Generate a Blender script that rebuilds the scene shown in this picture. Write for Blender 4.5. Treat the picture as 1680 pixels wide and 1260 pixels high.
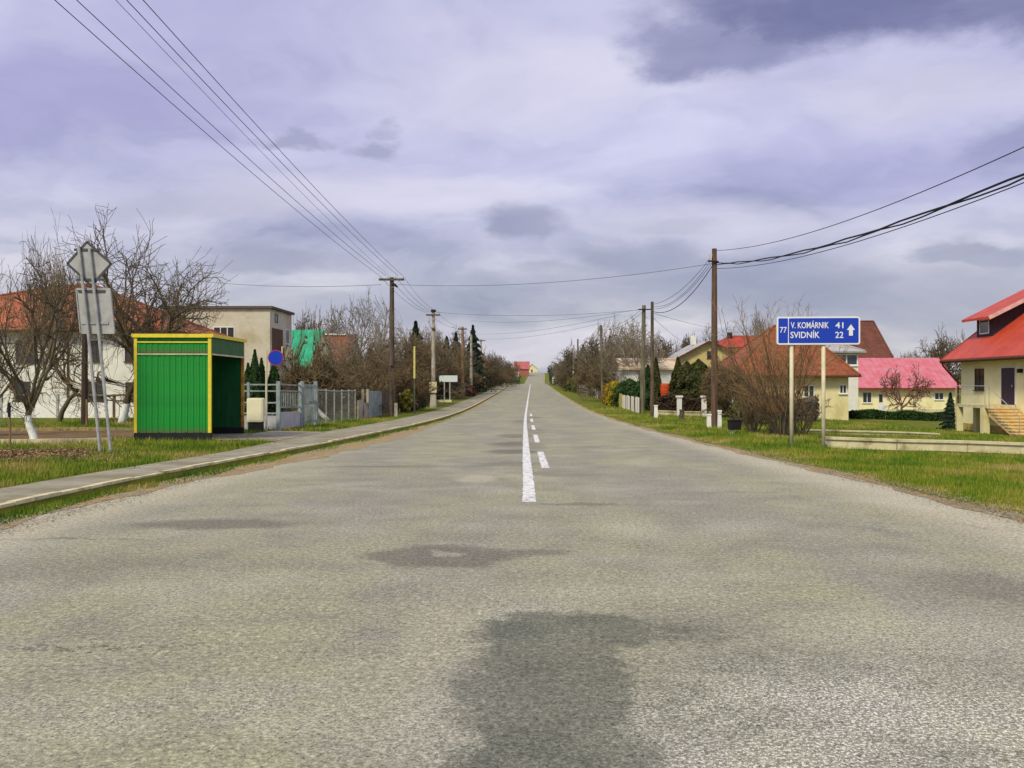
import bpy, math, random
import numpy as np
from mathutils import Vector, Matrix

# ------------------------------------------------------------------ scene, camera, world, sun, exposure
scene = bpy.context.scene
for o in list(bpy.data.objects):
    bpy.data.objects.remove(o)
COL = scene.collection
R = math.radians

F, U0, V0, EYE = 1450.0, 868.0, 630.0, 1.45       # photograph pixels: focal length, vanishing point, eye height
cam_d = bpy.data.cameras.new('camera')
cam_d.sensor_width = 36.0
cam_d.lens = F / 1680 * 36
cam_d.shift_x = -28 / 1680
cam_d.clip_end = 4000
cam_d.clip_start = 0.05
cam = bpy.data.objects.new('camera', cam_d)
COL.objects.link(cam)
cam.location = (0, 0, EYE)
cam.rotation_euler = (R(90), 0, 0)
scene.camera = cam

SUN_DIR = Vector((-0.36, -0.60, 0.74)).normalized()   # towards the sun: behind the camera, to the left
SKY_STRENGTH = 0.1
CLOUD_GAIN = 5.35
EXPOSURE = 1.02

scene.view_settings.view_transform = 'Standard'
scene.view_settings.look = 'None'
scene.view_settings.gamma = 1
scene.view_settings.use_curve_mapping = False
scene.view_settings.exposure = EXPOSURE
scene.render.engine = 'CYCLES'


class NT:
    """small helper for node trees"""
    def __init__(self, tree):
        self.t = tree

    def n(self, typ, **kw):
        nd = self.t.nodes.new(typ)
        for k, v in kw.items():
            setattr(nd, k, v)
        return nd

    def put(self, sock, val):
        if hasattr(val, 'is_linked') or hasattr(val, 'links'):
            self.t.links.new(val, sock)
        elif isinstance(val, (tuple, list)) and len(val) == 3 and sock.type == 'RGBA':
            sock.default_value = (*val, 1)
        else:
            sock.default_value = val

    def math(self, op, a, b=None, clamp=False):
        nd = self.n('ShaderNodeMath', operation=op, use_clamp=clamp)
        self.put(nd.inputs[0], a)
        if b is not None:
            self.put(nd.inputs[1], b)
        return nd.outputs[0]

    def mix(self, f, a, b, blend='MIX'):
        nd = self.n('ShaderNodeMix', data_type='RGBA', blend_type=blend)
        self.put(nd.inputs[0], f)
        self.put(nd.inputs[6], a)
        self.put(nd.inputs[7], b)
        return nd.outputs[2]

    def noise(self, vec, scale, detail=4, rough=0.55, dist=0.0, out=0):
        nd = self.n('ShaderNodeTexNoise')
        if vec is not None:
            self.put(nd.inputs['Vector'], vec)
        nd.inputs['Scale'].default_value = scale
        nd.inputs['Detail'].default_value = detail
        nd.inputs['Roughness'].default_value = rough
        nd.inputs['Distortion'].default_value = dist
        return nd.outputs[out]

    def ramp(self, fac, stops, interp='LINEAR'):
        nd = self.n('ShaderNodeValToRGB')
        cr = nd.color_ramp
        cr.interpolation = interp
        while len(cr.elements) > 1:
            cr.elements.remove(cr.elements[0])
        cr.elements[0].position = stops[0][0]
        c = stops[0][1]
        cr.elements[0].color = (*c, 1) if isinstance(c, tuple) else (c, c, c, 1)
        for p, c in stops[1:]:
            e = cr.elements.new(p)
            e.color = (*c, 1) if isinstance(c, tuple) else (c, c, c, 1)
        self.put(nd.inputs[0], fac)
        return nd.outputs[0]

    def mapr(self, v, a, b, c=0.0, d=1.0, smooth=True):
        nd = self.n('ShaderNodeMapRange')
        nd.interpolation_type = 'SMOOTHSTEP' if smooth else 'LINEAR'
        self.put(nd.inputs[0], v)
        for i, x in enumerate((a, b, c, d)):
            nd.inputs[i + 1].default_value = x
        return nd.outputs[0]

    def vmath(self, op, a, b=None):
        nd = self.n('ShaderNodeVectorMath', operation=op)
        self.put(nd.inputs[0], a)
        if b is not None:
            self.put(nd.inputs[1], b)
        return nd.outputs['Value'] if op in ('LENGTH', 'DOT_PRODUCT', 'DISTANCE') else nd.outputs[0]

    def sep(self, v):
        nd = self.n('ShaderNodeSeparateXYZ')
        self.put(nd.inputs[0], v)
        return nd.outputs

    def comb(self, x, y, z):
        nd = self.n('ShaderNodeCombineXYZ')
        for i, q in enumerate((x, y, z)):
            self.put(nd.inputs[i], q)
        return nd.outputs[0]

    def blob(self, vec, cx, cy, rx, ry, soft=0.35):
        """1 inside an ellipse, fading to 0 at its rim"""
        d = self.vmath('SUBTRACT', vec, (cx, cy, 0))
        d = self.vmath('MULTIPLY', d, (1 / rx, 1 / ry, 0))
        return self.mapr(self.vmath('LENGTH', d), 1 - soft, 1 + soft, 1.0, 0.0)


def lin(r, g, b):
    f = lambda c: (c / 255 / 12.92) if c / 255 <= 0.04045 else ((c / 255 + 0.055) / 1.055) ** 2.4
    return (f(r), f(g), f(b))


# --- world: daylight sky under a broken, even cloud deck (a function of direction only)
world = bpy.data.worlds.new('World')
scene.world = world
world.use_nodes = True
w = NT(world.node_tree)
world.node_tree.nodes.clear()
sky = w.n('ShaderNodeTexSky')
sky.sky_type = 'NISHITA'
sky.sun_disc = False
sky.sun_elevation = math.asin(SUN_DIR.z)
sky.sun_rotation = math.atan2(SUN_DIR.x, SUN_DIR.y)
sky.air_density = 1.0
sky.dust_density = 1.5
tc = w.n('ShaderNodeTexCoord')
dx, dy, dz = w.sep(tc.outputs['Generated'])
zc = w.math('MAXIMUM', dz, 0.0)
den = w.math('ADD', zc, 0.25)
uv = w.comb(w.math('DIVIDE', dx, den), w.math('DIVIDE', dy, den), 0.0)
warp = w.noise(uv, 1.3, 5, 0.55, out=1)
warp = w.vmath('MULTIPLY', w.vmath('SUBTRACT', warp, (0.5, 0.5, 0.5)), (0.75, 0.75, 0))
uvw = w.vmath('ADD', uv, warp)
big = w.noise(uvw, 0.9, 6, 0.5)
mid = w.noise(w.vmath('MULTIPLY', uvw, (1.0, 1.3, 1)), 2.3, 7, 0.55)
sheet = w.math('ADD', w.math('MULTIPLY', big, 0.62), w.math('MULTIPLY', mid, 0.38))
lav_hi, lav_mid, lav_lo = lin(210, 209, 234), lin(186, 185, 217), lin(152, 152, 190)
cl = w.ramp(sheet, [(0.36, lav_lo), (0.47, lav_mid), (0.60, lav_hi)])
# nearer the horizon the deck turns greyer and a little warmer
low = w.ramp(sheet, [(0.38, lin(142, 149, 168)), (0.48, lin(174, 176, 189)), (0.58, lin(210, 206, 212))])
cl = w.mix(w.mapr(zc, 0.04, 0.26), low, cl)
# heavier, darker clouds with a soft ragged lower rim
fine = w.noise(uv, 3.4, 7, 0.6, out=1)
fine = w.vmath('MULTIPLY', w.vmath('SUBTRACT', fine, (0.5, 0.5, 0.5)), (0.42, 0.34, 0))
uvb = w.vmath('ADD', uv, fine)
def sky_uv(px, py):
    d = Vector(((px - U0) / F, 1, (V0 - py) / F)).normalized()
    return d.x / (d.z + .25), d.y / (d.z + .25)
def cloud(px, py, rx, ry, soft, vec):
    u, v = sky_uv(px, py)
    ru = abs(sky_uv(px + rx, py)[0] - sky_uv(px - rx, py)[0]) / 2
    rv = abs(sky_uv(px, py + ry)[1] - sky_uv(px, py - ry)[1]) / 2
    return w.blob(vec, u, v, ru, rv, soft)
def clouds(lst, vec):
    out = None
    for (px, py, rx, ry, soft, amt) in lst:
        k = w.math('MULTIPLY', cloud(px, py, rx, ry, soft, vec), amt)
        out = k if out is None else w.math('MAXIMUM', out, k)
    return out
heavy = clouds([(1370, -5, 310, 100, .34, 1.0), (1190, 60, 150, 50, .5, .8), (1640, -20, 300, 90, .4, .9), (1690, 225, 90, 60, .6, .45)], uvb)
heavy = w.math('MULTIPLY', heavy, w.mapr(mid, 0.30, 0.62, 0.70, 1.0))
cl = w.mix(w.math('MULTIPLY', heavy, 0.98), cl, lin(108, 110, 152))
pur = clouds([(60, 190, 330, 75, .5, .6), (250, 30, 200, 60, .6, .35), (1420, 300, 260, 60, .6, .4)], uvw)
cl = w.mix(pur, cl, lin(160, 156, 204))
small = clouds([(870, 368, 90, 24, .4, .75), (480, 236, 42, 15, .5, .6), (600, 240, 52, 16, .5, .6), (620, 212, 30, 10, .5, .4), (1045, 425, 120, 24, .45, .65), (1080, 375, 50, 12, .5, .5),
                (430, 425, 110, 20, .5, .55), (1600, 425, 110, 26, .45, .7), (760, 500, 230, 26, .6, .5), (1330, 480, 300, 46, .6, .75), (1560, 500, 260, 60, .7, .7), (1000, 470, 200, 36, .7, .5), (600, 520, 260, 40, .7, .5), (1250, 330, 120, 18, .6, .35), (330, 330, 160, 26, .7, .35), (900, 440, 90, 16, .5, .45), (150, 470, 200, 30, .6, .35)], uvb)
small = w.math('MULTIPLY', small, w.mapr(mid, 0.34, 0.60, .6, 1.0))
cl = w.mix(small, cl, lin(136, 140, 166))
glow = clouds([(620, 330, 260, 50, .7, .5), (1180, 385, 240, 26, .7, .35), (880, 120, 300, 70, .8, .4), (1500, 170, 220, 50, .7, .45), (880, 560, 300, 30, .7, .5)], uvw)
cl = w.mix(w.math('MULTIPLY', glow, w.mapr(heavy, 0, .6, 1, 0)), cl, lin(222, 216, 230))
vm = w.n('ShaderNodeVectorMath', operation='SCALE')
w.put(vm.inputs[0], cl)
vm.inputs['Scale'].default_value = CLOUD_GAIN
col = w.mix(0.94, sky.outputs[0], vm.outputs[0])
bg = w.n('ShaderNodeBackground')
w.put(bg.inputs['Color'], col)
bg.inputs['Strength'].default_value = SKY_STRENGTH
wo = w.n('ShaderNodeOutputWorld')
w.t.links.new(bg.outputs[0], wo.inputs['Surface'])

sun_d = bpy.data.lights.new('sun', 'SUN')
sun_d.energy = 1.5
sun_d.angle = R(12)
sun_d.color = (1.0, 0.91, 0.66)
sun = bpy.data.objects.new('sun', sun_d)
COL.objects.link(sun)
sun.location = (-20, -20, 40)
sun.rotation_euler = SUN_DIR.to_track_quat('Z', 'Y').to_euler()

# ------------------------------------------------------------------ ground shape
def table(pts):
    a = np.array(pts, float)
    g = np.arange(-60, 1000, 0.5)
    v = np.interp(g, a[:, 0], a[:, 1])
    return g, v

def smooth(gv, n):
    g, v = gv
    k = np.hanning(n); k /= k.sum()
    vp = np.pad(v, n, mode='edge')
    return g, np.convolve(vp, k, 'same')[n:-n]

_pg, _pv = smooth(table([(-60, 0), (8, 0), (12, -.04), (18, -.14), (25, -.25), (32, -.34), (40, -.43), (50, -.51), (62, -.54),
                         (75, -.48), (100, -.24), (130, .08), (152, .38), (185, .92), (220, 1.43), (240, 1.46), (270, 1.0),
                         (320, .3), (380, 1.6), (500, 7.0), (620, 9.5), (1000, 10)]), 19)
_wg, _wv = smooth(table([(-60, 5.3), (12, 5.3), (25, 5.0), (40, 4.65), (70, 4.4), (1000, 4.4)]), 15)
_kg, _kv = smooth(table([(-60, 5.8), (13, 5.8), (18, 5.6), (22.4, 5.4), (28, 5.2), (38, 4.9), (48, 4.7), (70, 4.6), (1000, 4.6)]), 9)
_cg, _cv = smooth(table([(-60, .02), (11, .01), (20, -.06), (30, -.12), (45, -.2), (60, -.22), (90, -.15), (140, 0), (200, .25), (1000, .3)]), 15)
_fg, _fv = smooth(table([(-60, .95), (19, .95), (28, 1.8), (1000, 1.8)]), 9)
_bg, _bv = smooth(table([(-60, 0), (235, 0), (300, .6), (380, 2.4), (480, 4.2), (620, 5.5), (1000, 6)]), 15)
RO = lambda y: np.interp(y, _bg, _bv)          # the far road bends right
prof = lambda y: np.interp(y, _pg, _pv)
WR = lambda y: np.interp(y, _wg, _wv)          # right asphalt edge
WK = lambda y: np.interp(y, _kg, _kv)          # left kerb face
CX = lambda y: np.interp(y, _cg, _cv)          # centre line
FW = lambda y: np.interp(y, _fg, _fv)          # footpath width
WL = lambda y: WK(y) - np.interp(y, [0, 14, 30, 60], [.33, .33, .3, .2])

def bumps(x, y):
    return (np.sin(x * 1.3 + y * .7) + np.sin(x * .6 - y * 1.1 + 2) + np.sin(x * 2.7 + 1) * np.sin(y * 2.1)) / 3

def gz(x, y):
    """height of the ground sheet"""
    x = np.asarray(x, float); y = np.asarray(y, float)
    zr = prof(y)
    kl, wr = WK(y), WR(y)
    t = -x - kl
    left = zr + .10 + .05 * np.clip((t - 1.5) / 2.5, 0, 1) + .03 * bumps(x, y) * np.clip((t - FW(y) - .3) / 1.5, 0, 1)
    s = x - wr
    right = zr - .012 - .03 * np.clip(s, 0, 45) + .03 * bumps(x, y) * np.clip(s / 2, 0, 1)
    mid_ = zr - .05
    return np.where(t > 0, left, np.where(s > 0, right, mid_))

def G(x, y):
    return float(gz(x, y))

def at(px, py):
    """the spot on the ground seen at a pixel of the photograph -> (x, y, z)"""
    for y in np.arange(4, 420, .2):
        x = (px - U0) / F * y
        z = G(x, y)
        if V0 + F * (EYE - z) / y <= py:
            return x, y, z
    return x, y, z

def up(py, y):
    """height seen at pixel row py at distance y"""
    return EYE + (V0 - py) * y / F

def ac(px, y):
    """x seen at pixel column px at distance y"""
    return (px - U0) / F * y

# ------------------------------------------------------------------ materials
MATS = {}
def pm(name, col, rough=.8, var=.22, scale=5, bump=0., bscale=40, metallic=0., spec=.3, col2=None, f2=(.45, .65), s2=2.0, stretch=(1, 1, 1)):
    """plain painted / plastered / wooden surface with mottled colour, a second tone in patches and fine relief"""
    if name in MATS:
        return MATS[name]
    m = bpy.data.materials.new(name)
    m.use_nodes = True
    t = NT(m.node_tree)
    b = m.node_tree.nodes['Principled BSDF']
    tc = t.n('ShaderNodeTexCoord')
    v = t.vmath('MULTIPLY', tc.outputs['Object'], stretch)
    n1 = t.noise(v, scale, 6, .6)
    dark = tuple(c * (1 - var) for c in col); light = tuple(min(1, c * (1 + var)) for c in col)
    c = t.ramp(n1, [(.3, dark), (.7, light)])
    if col2 is not None:
        n2 = t.noise(v, s2, 5, .6, .3)
        c = t.mix(t.mapr(n2, *f2), c, tuple(col2))
    t.put(b.inputs['Base Color'], c)
    b.inputs['Roughness'].default_value = rough
    b.inputs['Metallic'].default_value = metallic
    b.inputs['Specular IOR Level'].default_value = spec
    if bump:
        bp = t.n('ShaderNodeBump')
        bp.inputs['Strength'].default_value = bump
        bp.inputs['Distance'].default_value = .01
        t.put(bp.inputs['Height'], t.noise(v, bscale, 3, .6))
        t.put(b.inputs['Normal'], bp.outputs[0])
    MATS[name] = m
    return m

def leafmat(name, stops, rough=.75, trans=.0):
    """foliage / blades: colour runs over a per-face 'tone' attribute"""
    if name in MATS:
        return MATS[name]
    m = bpy.data.materials.new(name)
    m.use_nodes = True
    t = NT(m.node_tree)
    b = m.node_tree.nodes['Principled BSDF']
    a = t.n('ShaderNodeAttribute'); a.attribute_name = 'tone'
    c = t.ramp(a.outputs['Fac'], stops)
    t.put(b.inputs['Base Color'], c)
    b.inputs['Roughness'].default_value = rough
    b.inputs['Specular IOR Level'].default_value = .2
    MATS[name] = m
    return m

def tilemat(name, col, col2, axis='X', rough=.75, row=.34, colw=.24, rowamp=.6, spec=.3, metallic=0., var=.3):
    """roof covering: rows and ribs as relief, mottled colour"""
    if name in MATS:
        return MATS[name]
    m = bpy.data.materials.new(name)
    m.use_nodes = True
    t = NT(m.node_tree)
    b = m.node_tree.nodes['Principled BSDF']
    tc = t.n('ShaderNodeTexCoord')
    o = tc.outputs['Object']
    x, y, z = t.sep(o)
    u = x if axis == 'X' else y
    hr = t.math('FRACT', t.math('DIVIDE', z, row)) if row else 0.0
    hc = t.math('SINE', t.math('MULTIPLY', u, 2 * math.pi / colw))
    h = t.math('ADD', t.math('MULTIPLY', hc, .5), t.math('MULTIPLY', hr, rowamp)) if row else t.math('MULTIPLY', hc, .5)
    n1 = t.noise(o, 1.1, 6, .6)
    n2 = t.noise(o, 9, 5, .65)
    c = t.mix(t.mapr(n1, .36, .66), col, col2)
    k = t.ramp(n2, [(.3, 1 - var), (.7, 1.0 + var * .5)])
    c = t.mix(1.0, c, k, 'MULTIPLY')
    jn = t.mapr(hr, .0, .16, .62, 1.0) if row else t.mapr(hc, .90, 1.0, 1.0, .74)
    c = t.mix(1.0, c, jn, 'MULTIPLY')
    st = t.noise(t.vmath('MULTIPLY', o, (2.2, 2.2, .5)), 1.6, 5, .65)
    c = t.mix(t.mapr(st, .52, .76, 0, .42), c, lin(120, 96, 80))
    t.put(b.inputs['Base Color'], c)
    b.inputs['Roughness'].default_value = rough
    b.inputs['Specular IOR Level'].default_value = spec
    b.inputs['Metallic'].default_value = metallic
    bp = t.n('ShaderNodeBump')
    bp.inputs['Strength'].default_value = .7
    bp.inputs['Distance'].default_value = .03
    t.put(bp.inputs['Height'], h)
    t.put(b.inputs['Normal'], bp.outputs[0])
    MATS[name] = m
    return m

def asphalt_mat():
    m = bpy.data.materials.new('worn_asphalt')
    m.use_nodes = True
    t = NT(m.node_tree)
    b = m.node_tree.nodes['Principled BSDF']
    o = t.n('ShaderNodeTexCoord').outputs['Object']
    x, y, z = t.sep(o)
    flat = t.comb(x, y, 0.0)
    # broad tint: tan worn lanes, greyer bands, along the road
    strv = t.comb(x, t.math('MULTIPLY', y, .22), 0.0)
    n_lane = t.noise(strv, .55, 4, .5)
    n_mott = t.noise(flat, 1.6, 6, .62)
    c = t.mix(t.mapr(n_lane, .36, .64), lin(139, 137, 121), lin(149, 147, 120))
    c = t.mix(t.mapr(n_mott, .40, .72, 0, .6), c, lin(118, 117, 108))
    c = t.mix(t.mapr(t.noise(flat, .32, 3, .5), .5, .72, 0, .5), c, lin(158, 154, 125))
    # pale dusty shoulders
    er = t.math('MULTIPLY', t.mapr(t.math('ADD', x, t.math('MULTIPLY', n_mott, .7)), 4.2, 5.2), t.mapr(y, 190, 240, 1, 0))
    el = t.mapr(t.math('SUBTRACT', t.math('MULTIPLY', n_mott, .7), x), 4.5, 5.5)
    c = t.mix(t.math('MULTIPLY', t.math('MAXIMUM', er, el), .85), c, lin(176, 170, 146))
    # patched and stained places, each with its own outline
    wv = t.noise(flat, 2.2, 5, .6, out=1)
    wv = t.vmath('MULTIPLY', t.vmath('SUBTRACT', wv, (.5, .5, .5)), (.55, .55, 0))
    wf = t.vmath('MULTIPLY', t.vmath('SUBTRACT', t.noise(flat, 16, 4, .7, out=1), (.5, .5, .5)), (.22, .22, 0))
    wv = t.vmath('ADD', wv, wf)
    pv = t.vmath('ADD', flat, wv)
    def spots(lst):
        r = None
        for (cx, cy, rx, ry, soft, amt) in lst:
            k = t.math('MULTIPLY', t.blob(pv, cx, cy, rx, ry, soft), amt)
            r = k if r is None else t.math('MAXIMUM', r, k)
        return r
    tar = spots([(.20, 5.2, .60, .42, .3, 1), (.75, 5.15, .5, .30, .8, .7), (.08, 4.3, .46, 1.05, .3, 1), (.10, 3.1, .46, .9, .35, .95), (.62, 4.2, .4, .6, .8, .55),
                 (1.25, 4.55, .8, .4, .7, .52), (.85, 3.8, .5, .4, .7, .5), (2.2, 4.3, .6, .4, .7, .48), (1.7, 3.4, .5, .3, .7, .5),
                 (2.7, 3.3, .6, .4, .5, .6)])
    nfine = t.noise(flat, 34, 4, .8)
    nmid = t.noise(flat, 7, 5, .65)
    tar = t.mapr(t.math('ADD', tar, t.math('ADD', t.math('MULTIPLY', t.math('SUBTRACT', nfine, .5), 1.1), t.math('MULTIPLY', t.math('SUBTRACT', nmid, .5), 1.0))), .10, 1.0)
    stain = spots([(-.72, 7.5, .62, .50, .2, .95), (-.05, 7.62, .45, .17, .3, .8), (-3.3, 9.25, .85, .36, .3, .85),
                   (-2.6, 16.8, 1.15, .22, .35, .7), (-1.5, 16.9, .9, .16, .3, .5), (.62, 10.9, .5, .16, .3, .75),
                   (-.4, 17.5, .6, .55, .4, .5), (-.40, 21.5, .65, .9, .4, .95), (-.5, 25, .6, 1.2, .4, .9), (-.45, 30, .6, 1.3, .4, .9),
                   (.15, 24, .35, 2.0, .5, .45), (.2, 34, .4, 3.0, .5, .45), (.5, 15.2, .7, .5, .5, .45), (-.3, 46, .5, 2.5, .4, .6),
                   (.1, 52, .6, 1.5, .4, .8),
                   (3.4, 6.3, .6, .5, .6, .5), (-3.2, 7.1, .9, .5, .7, .45), (-1.8, 26.0, 1.4, .3, .3, .35), (1.4, 23.8, 1.2, .35, .4, .35)])
    c = t.mix(t.math('MULTIPLY', stain, .66), c, lin(88, 84, 76))
    c = t.mix(t.math('MULTIPLY', tar, t.mapr(n_mott, .35, .66, .92, .55)), c, lin(86, 89, 78))
    seam = spots([(-2.4, 4.86, .75, .012, .5, .8), (2.0, 23.3, 1.5, .06, .4, .8), (-4.4, 8.3, .9, .02, .5, .6), (2.9, 12.2, .9, .03, .5, .5), (-1.9, 13.0, .8, .025, .5, .5)])
    c = t.mix(t.math('MULTIPLY', seam, .8), c, lin(60, 60, 54))
    pale = spots([(-.83, 14.3, .3, .7, .3, .8), (.75, 6.2, .7, .25, .6, .35), (-.5, 5.0, .22, 1.2, .6, .35), (2.0, 22, .5, .35, .4, .5), (-.72, 7.62, .16, .12, .3, .6)])
    c = t.mix(t.math('MULTIPLY', pale, .7), c, lin(178, 172, 150))
    # cracks
    vo = t.n('ShaderNodeTexVoronoi', feature='DISTANCE_TO_EDGE')
    t.put(vo.inputs['Vector'], t.vmath('ADD', t.vmath('MULTIPLY', flat, (.45, .16, 1)), t.vmath('MULTIPLY', wv, (.5, .5, 0))))
    vo.inputs['Scale'].default_value = .55
    crack = t.math('MULTIPLY', t.mapr(vo.outputs['Distance'], .001, .005, 1, 0), t.mapr(t.noise(flat, .35, 3, .5), .54, .66))
    c = t.mix(t.math('MULTIPLY', crack, .4), c, lin(70, 68, 62))
    # stones of the surface dressing
    st1 = t.noise(flat, 46, 3, .8)
    st2 = t.noise(flat, 21, 4, .7)
    vs = t.n('ShaderNodeTexVoronoi', feature='F1')
    t.put(vs.inputs['Vector'], flat); vs.inputs['Scale'].default_value = 75
    g = t.math('ADD', t.math('MULTIPLY', st1, .6), t.math('MULTIPLY', st2, .4))
    k = t.ramp(g, [(.34, .14), (.43, .74), (.52, 1.06), (.62, 1.85)])
    c = t.mix(1.0, c, k, 'MULTIPLY')
    vcol = t.sep(vs.outputs['Color'])
    chips = t.noise(t.vmath('ADD', flat, (3.1, 9.7, 0)), 58, 2, .85)
    white = t.mapr(chips, .505, .60)
    vis = t.mapr(t.noise(t.vmath('ADD', flat, (7, 3, 0)), .8, 3, .5), .46, .70, .05, .45)
    vis = t.math('MAXIMUM', vis, spots([(1.6, 3.8, 1.3, .9, .6, 1.0), (.8, 3.3, .5, .6, .6, .9), (2.4, 5.0, .8, .8, .7, .5)]))
    vis = t.math('MULTIPLY', vis, t.math('SUBTRACT', 1.0, t.math('MULTIPLY', tar, .75)))
    c = t.mix(t.math('MULTIPLY', white, vis), c, lin(222, 222, 212))
    darkst = t.math('MULTIPLY', t.mapr(vcol[1], .80, .86), t.mapr(vs.outputs['Distance'], .3, .45, .6, 0))
    c = t.mix(darkst, c, lin(58, 57, 48))
    t.put(b.inputs['Base Color'], c)
    b.inputs['Roughness'].default_value = .86
    b.inputs['Specular IOR Level'].default_value = .25
    bp = t.n('ShaderNodeBump')
    bp.inputs['Strength'].default_value = .6
    bp.inputs['Distance'].default_value = .006
    t.put(bp.inputs['Height'], t.math('ADD', g, t.math('MULTIPLY', vs.outputs['Distance'], -.5)))
    t.put(b.inputs['Normal'], bp.outputs[0])
    return m

def grass_mat():
    m = bpy.data.materials.new('turf')
    m.use_nodes = True
    t = NT(m.node_tree)
    b = m.node_tree.nodes['Principled BSDF']
    o = t.n('ShaderNodeTexCoord').outputs['Object']
    n1 = t.noise(o, .35, 5, .6)
    n2 = t.noise(o, 2.4, 6, .65)
    n3 = t.noise(o, 28, 4, .7)
    s = t.math('ADD', t.math('ADD', t.math('MULTIPLY', n1, .4), t.math('MULTIPLY', n2, .35)), t.math('MULTIPLY', n3, .25))
    c = t.ramp(s, [(.34, (.045, .085, .010)), (.44, (.100, .155, .014)), (.53, (.17, .185, .024)), (.63, (.27, .20, .065))])
    t.put(b.inputs['Base Color'], c)
    b.inputs['Roughness'].default_value = .95
    b.inputs['Specular IOR Level'].default_value = .1
    bp = t.n('ShaderNodeBump')
    bp.inputs['Strength'].default_value = 1
    bp.inputs['Distance'].default_value = .06
    t.put(bp.inputs['Height'], t.math('ADD', n2, n3))
    t.put(b.inputs['Normal'], bp.outputs[0])
    return m

# ------------------------------------------------------------------ mesh building
class MB:
    def __init__(self):
        self.v = []; self.f = []; self.mi = []

    def face(self, pts, mi=0):
        i = len(self.v)
        self.v.extend([tuple(p) for p in pts])
        self.f.append(list(range(i, i + len(pts)))); self.mi.append(mi)
        return self

    def hexa(self, p, mi=0):
        """8 points: bottom ring 0-3 (ccw from above), top ring 4-7"""
        i = len(self.v)
        self.v.extend([tuple(q) for q in p])
        for q in ((3, 2, 1, 0), (4, 5, 6, 7), (0, 1, 5, 4), (1, 2, 6, 5), (2, 3, 7, 6), (3, 0, 4, 7)):
            self.f.append([i + k for k in q]); self.mi.append(mi)
        return self

    def box(self, x0, x1, y0, y1, z0, z1, mi=0, tf=None):
        p = [(x0, y0, z0), (x1, y0, z0), (x1, y1, z0), (x0, y1, z0), (x0, y0, z1), (x1, y0, z1), (x1, y1, z1), (x0, y1, z1)]
        if tf:
            p = [tf(*q) for q in p]
        return self.hexa(p, mi)

    def beam(self, a, b, w, h=None, mi=0, up_=(0, 0, 1)):
        """rectangular bar between two points"""
        a = Vector(a); b = Vector(b); h = h or w
        d = (b - a).normalized()
        u = Vector(up_)
        if abs(d.dot(u)) > .98:
            u = Vector((0, 1, 0))
        s = d.cross(u).normalized(); u = s.cross(d).normalized()
        s *= w / 2; u *= h / 2
        return self.hexa([a - s - u, a + s - u, b + s - u, b - s - u, a - s + u, a + s + u, b + s + u, b - s + u], mi)

    def tube(self, pts, rad, n=8, mi=0, cap=True):
        pts = [Vector(p) for p in pts]
        if not isinstance(rad, (list, tuple)):
            rad = [rad] * len(pts)
        i0 = len(self.v)
        d0 = (pts[1] - pts[0]).normalized()
        ref = Vector((1, 0, 0)) if abs(d0.x) < .8 else Vector((0, 1, 0))
        for k, p in enumerate(pts):
            d = (pts[min(k + 1, len(pts) - 1)] - pts[max(k - 1, 0)]).normalized()
            s = d.cross(ref).normalized(); t = d.cross(s)
            for j in range(n):
                a = 2 * math.pi * j / n
                self.v.append(tuple(p + s * (math.cos(a) * rad[k]) + t * (math.sin(a) * rad[k])))
        for k in range(len(pts) - 1):
            for j in range(n):
                a = i0 + k * n + j; b = i0 + k * n + (j + 1) % n
                self.f.append([a, b, b + n, a + n]); self.mi.append(mi)
        if cap:
            self.f.append([i0 + j for j in range(n)][::-1]); self.mi.append(mi)
            e = i0 + (len(pts) - 1) * n
            self.f.append([e + j for j in range(n)]); self.mi.append(mi)
        return self

    def prism(self, outline, d0, d1, tf, mi=0):
        """outline in (u, v), depth d0..d1; tf(u, d, v) -> point"""
        n = len(outline); i = len(self.v)
        for d in (d0, d1):
            for (u, v) in outline:
                self.v.append(tuple(tf(u, d, v)))
        self.f.append([i + k for k in range(n)]); self.mi.append(mi)
        self.f.append([i + n + k for k in range(n)][::-1]); self.mi.append(mi)
        for k in range(n):
            a, b = i + k, i + (k + 1) % n
            self.f.append([b, a, a + n, b + n]); self.mi.append(mi)
        return self

    def mesh(self, name, mats, smooth_=False):
        me = bpy.data.meshes.new(name)
        me.from_pydata(self.v, [], self.f)
        if not isinstance(mats, (list, tuple)):
            mats = [mats]
        for m in mats:
            me.materials.append(m)
        if len(mats) > 1:
            me.polygons.foreach_set('material_index', self.mi)
        if smooth_:
            me.polygons.foreach_set('use_smooth', [True] * len(self.f))
        me.update()
        return me

    def build(self, name, mats, parent=None, loc=(0, 0, 0), smooth_=False, label=None):
        return link(name, self.mesh(name, mats, smooth_), parent, loc, label)

def fixn(me):
    import bmesh
    bm = bmesh.new(); bm.from_mesh(me)
    bmesh.ops.recalc_face_normals(bm, faces=bm.faces)
    bm.to_mesh(me); bm.free()

def link(name, me, parent=None, loc=(0, 0, 0), label=None):
    o = bpy.data.objects.new(name, me)
    COL.objects.link(o)
    o.location = loc
    if parent is not None:
        o.parent = parent
    if label:
        o['label'] = label
    return o

def tag(o, label=None, cat=None, group=None, kind=None):
    for k, v in (('label', label), ('category', cat), ('group', group), ('kind', kind)):
        if v:
            o[k] = v
    return o

def thing(name, label, cat, loc=(0, 0, 0), rz=0, group=None):
    o = bpy.data.objects.new(name, None)
    COL.objects.link(o)
    o.empty_display_size = .3
    o.location = loc; o.rotation_euler = (0, 0, rz)
    return tag(o, label, cat, group)

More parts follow.
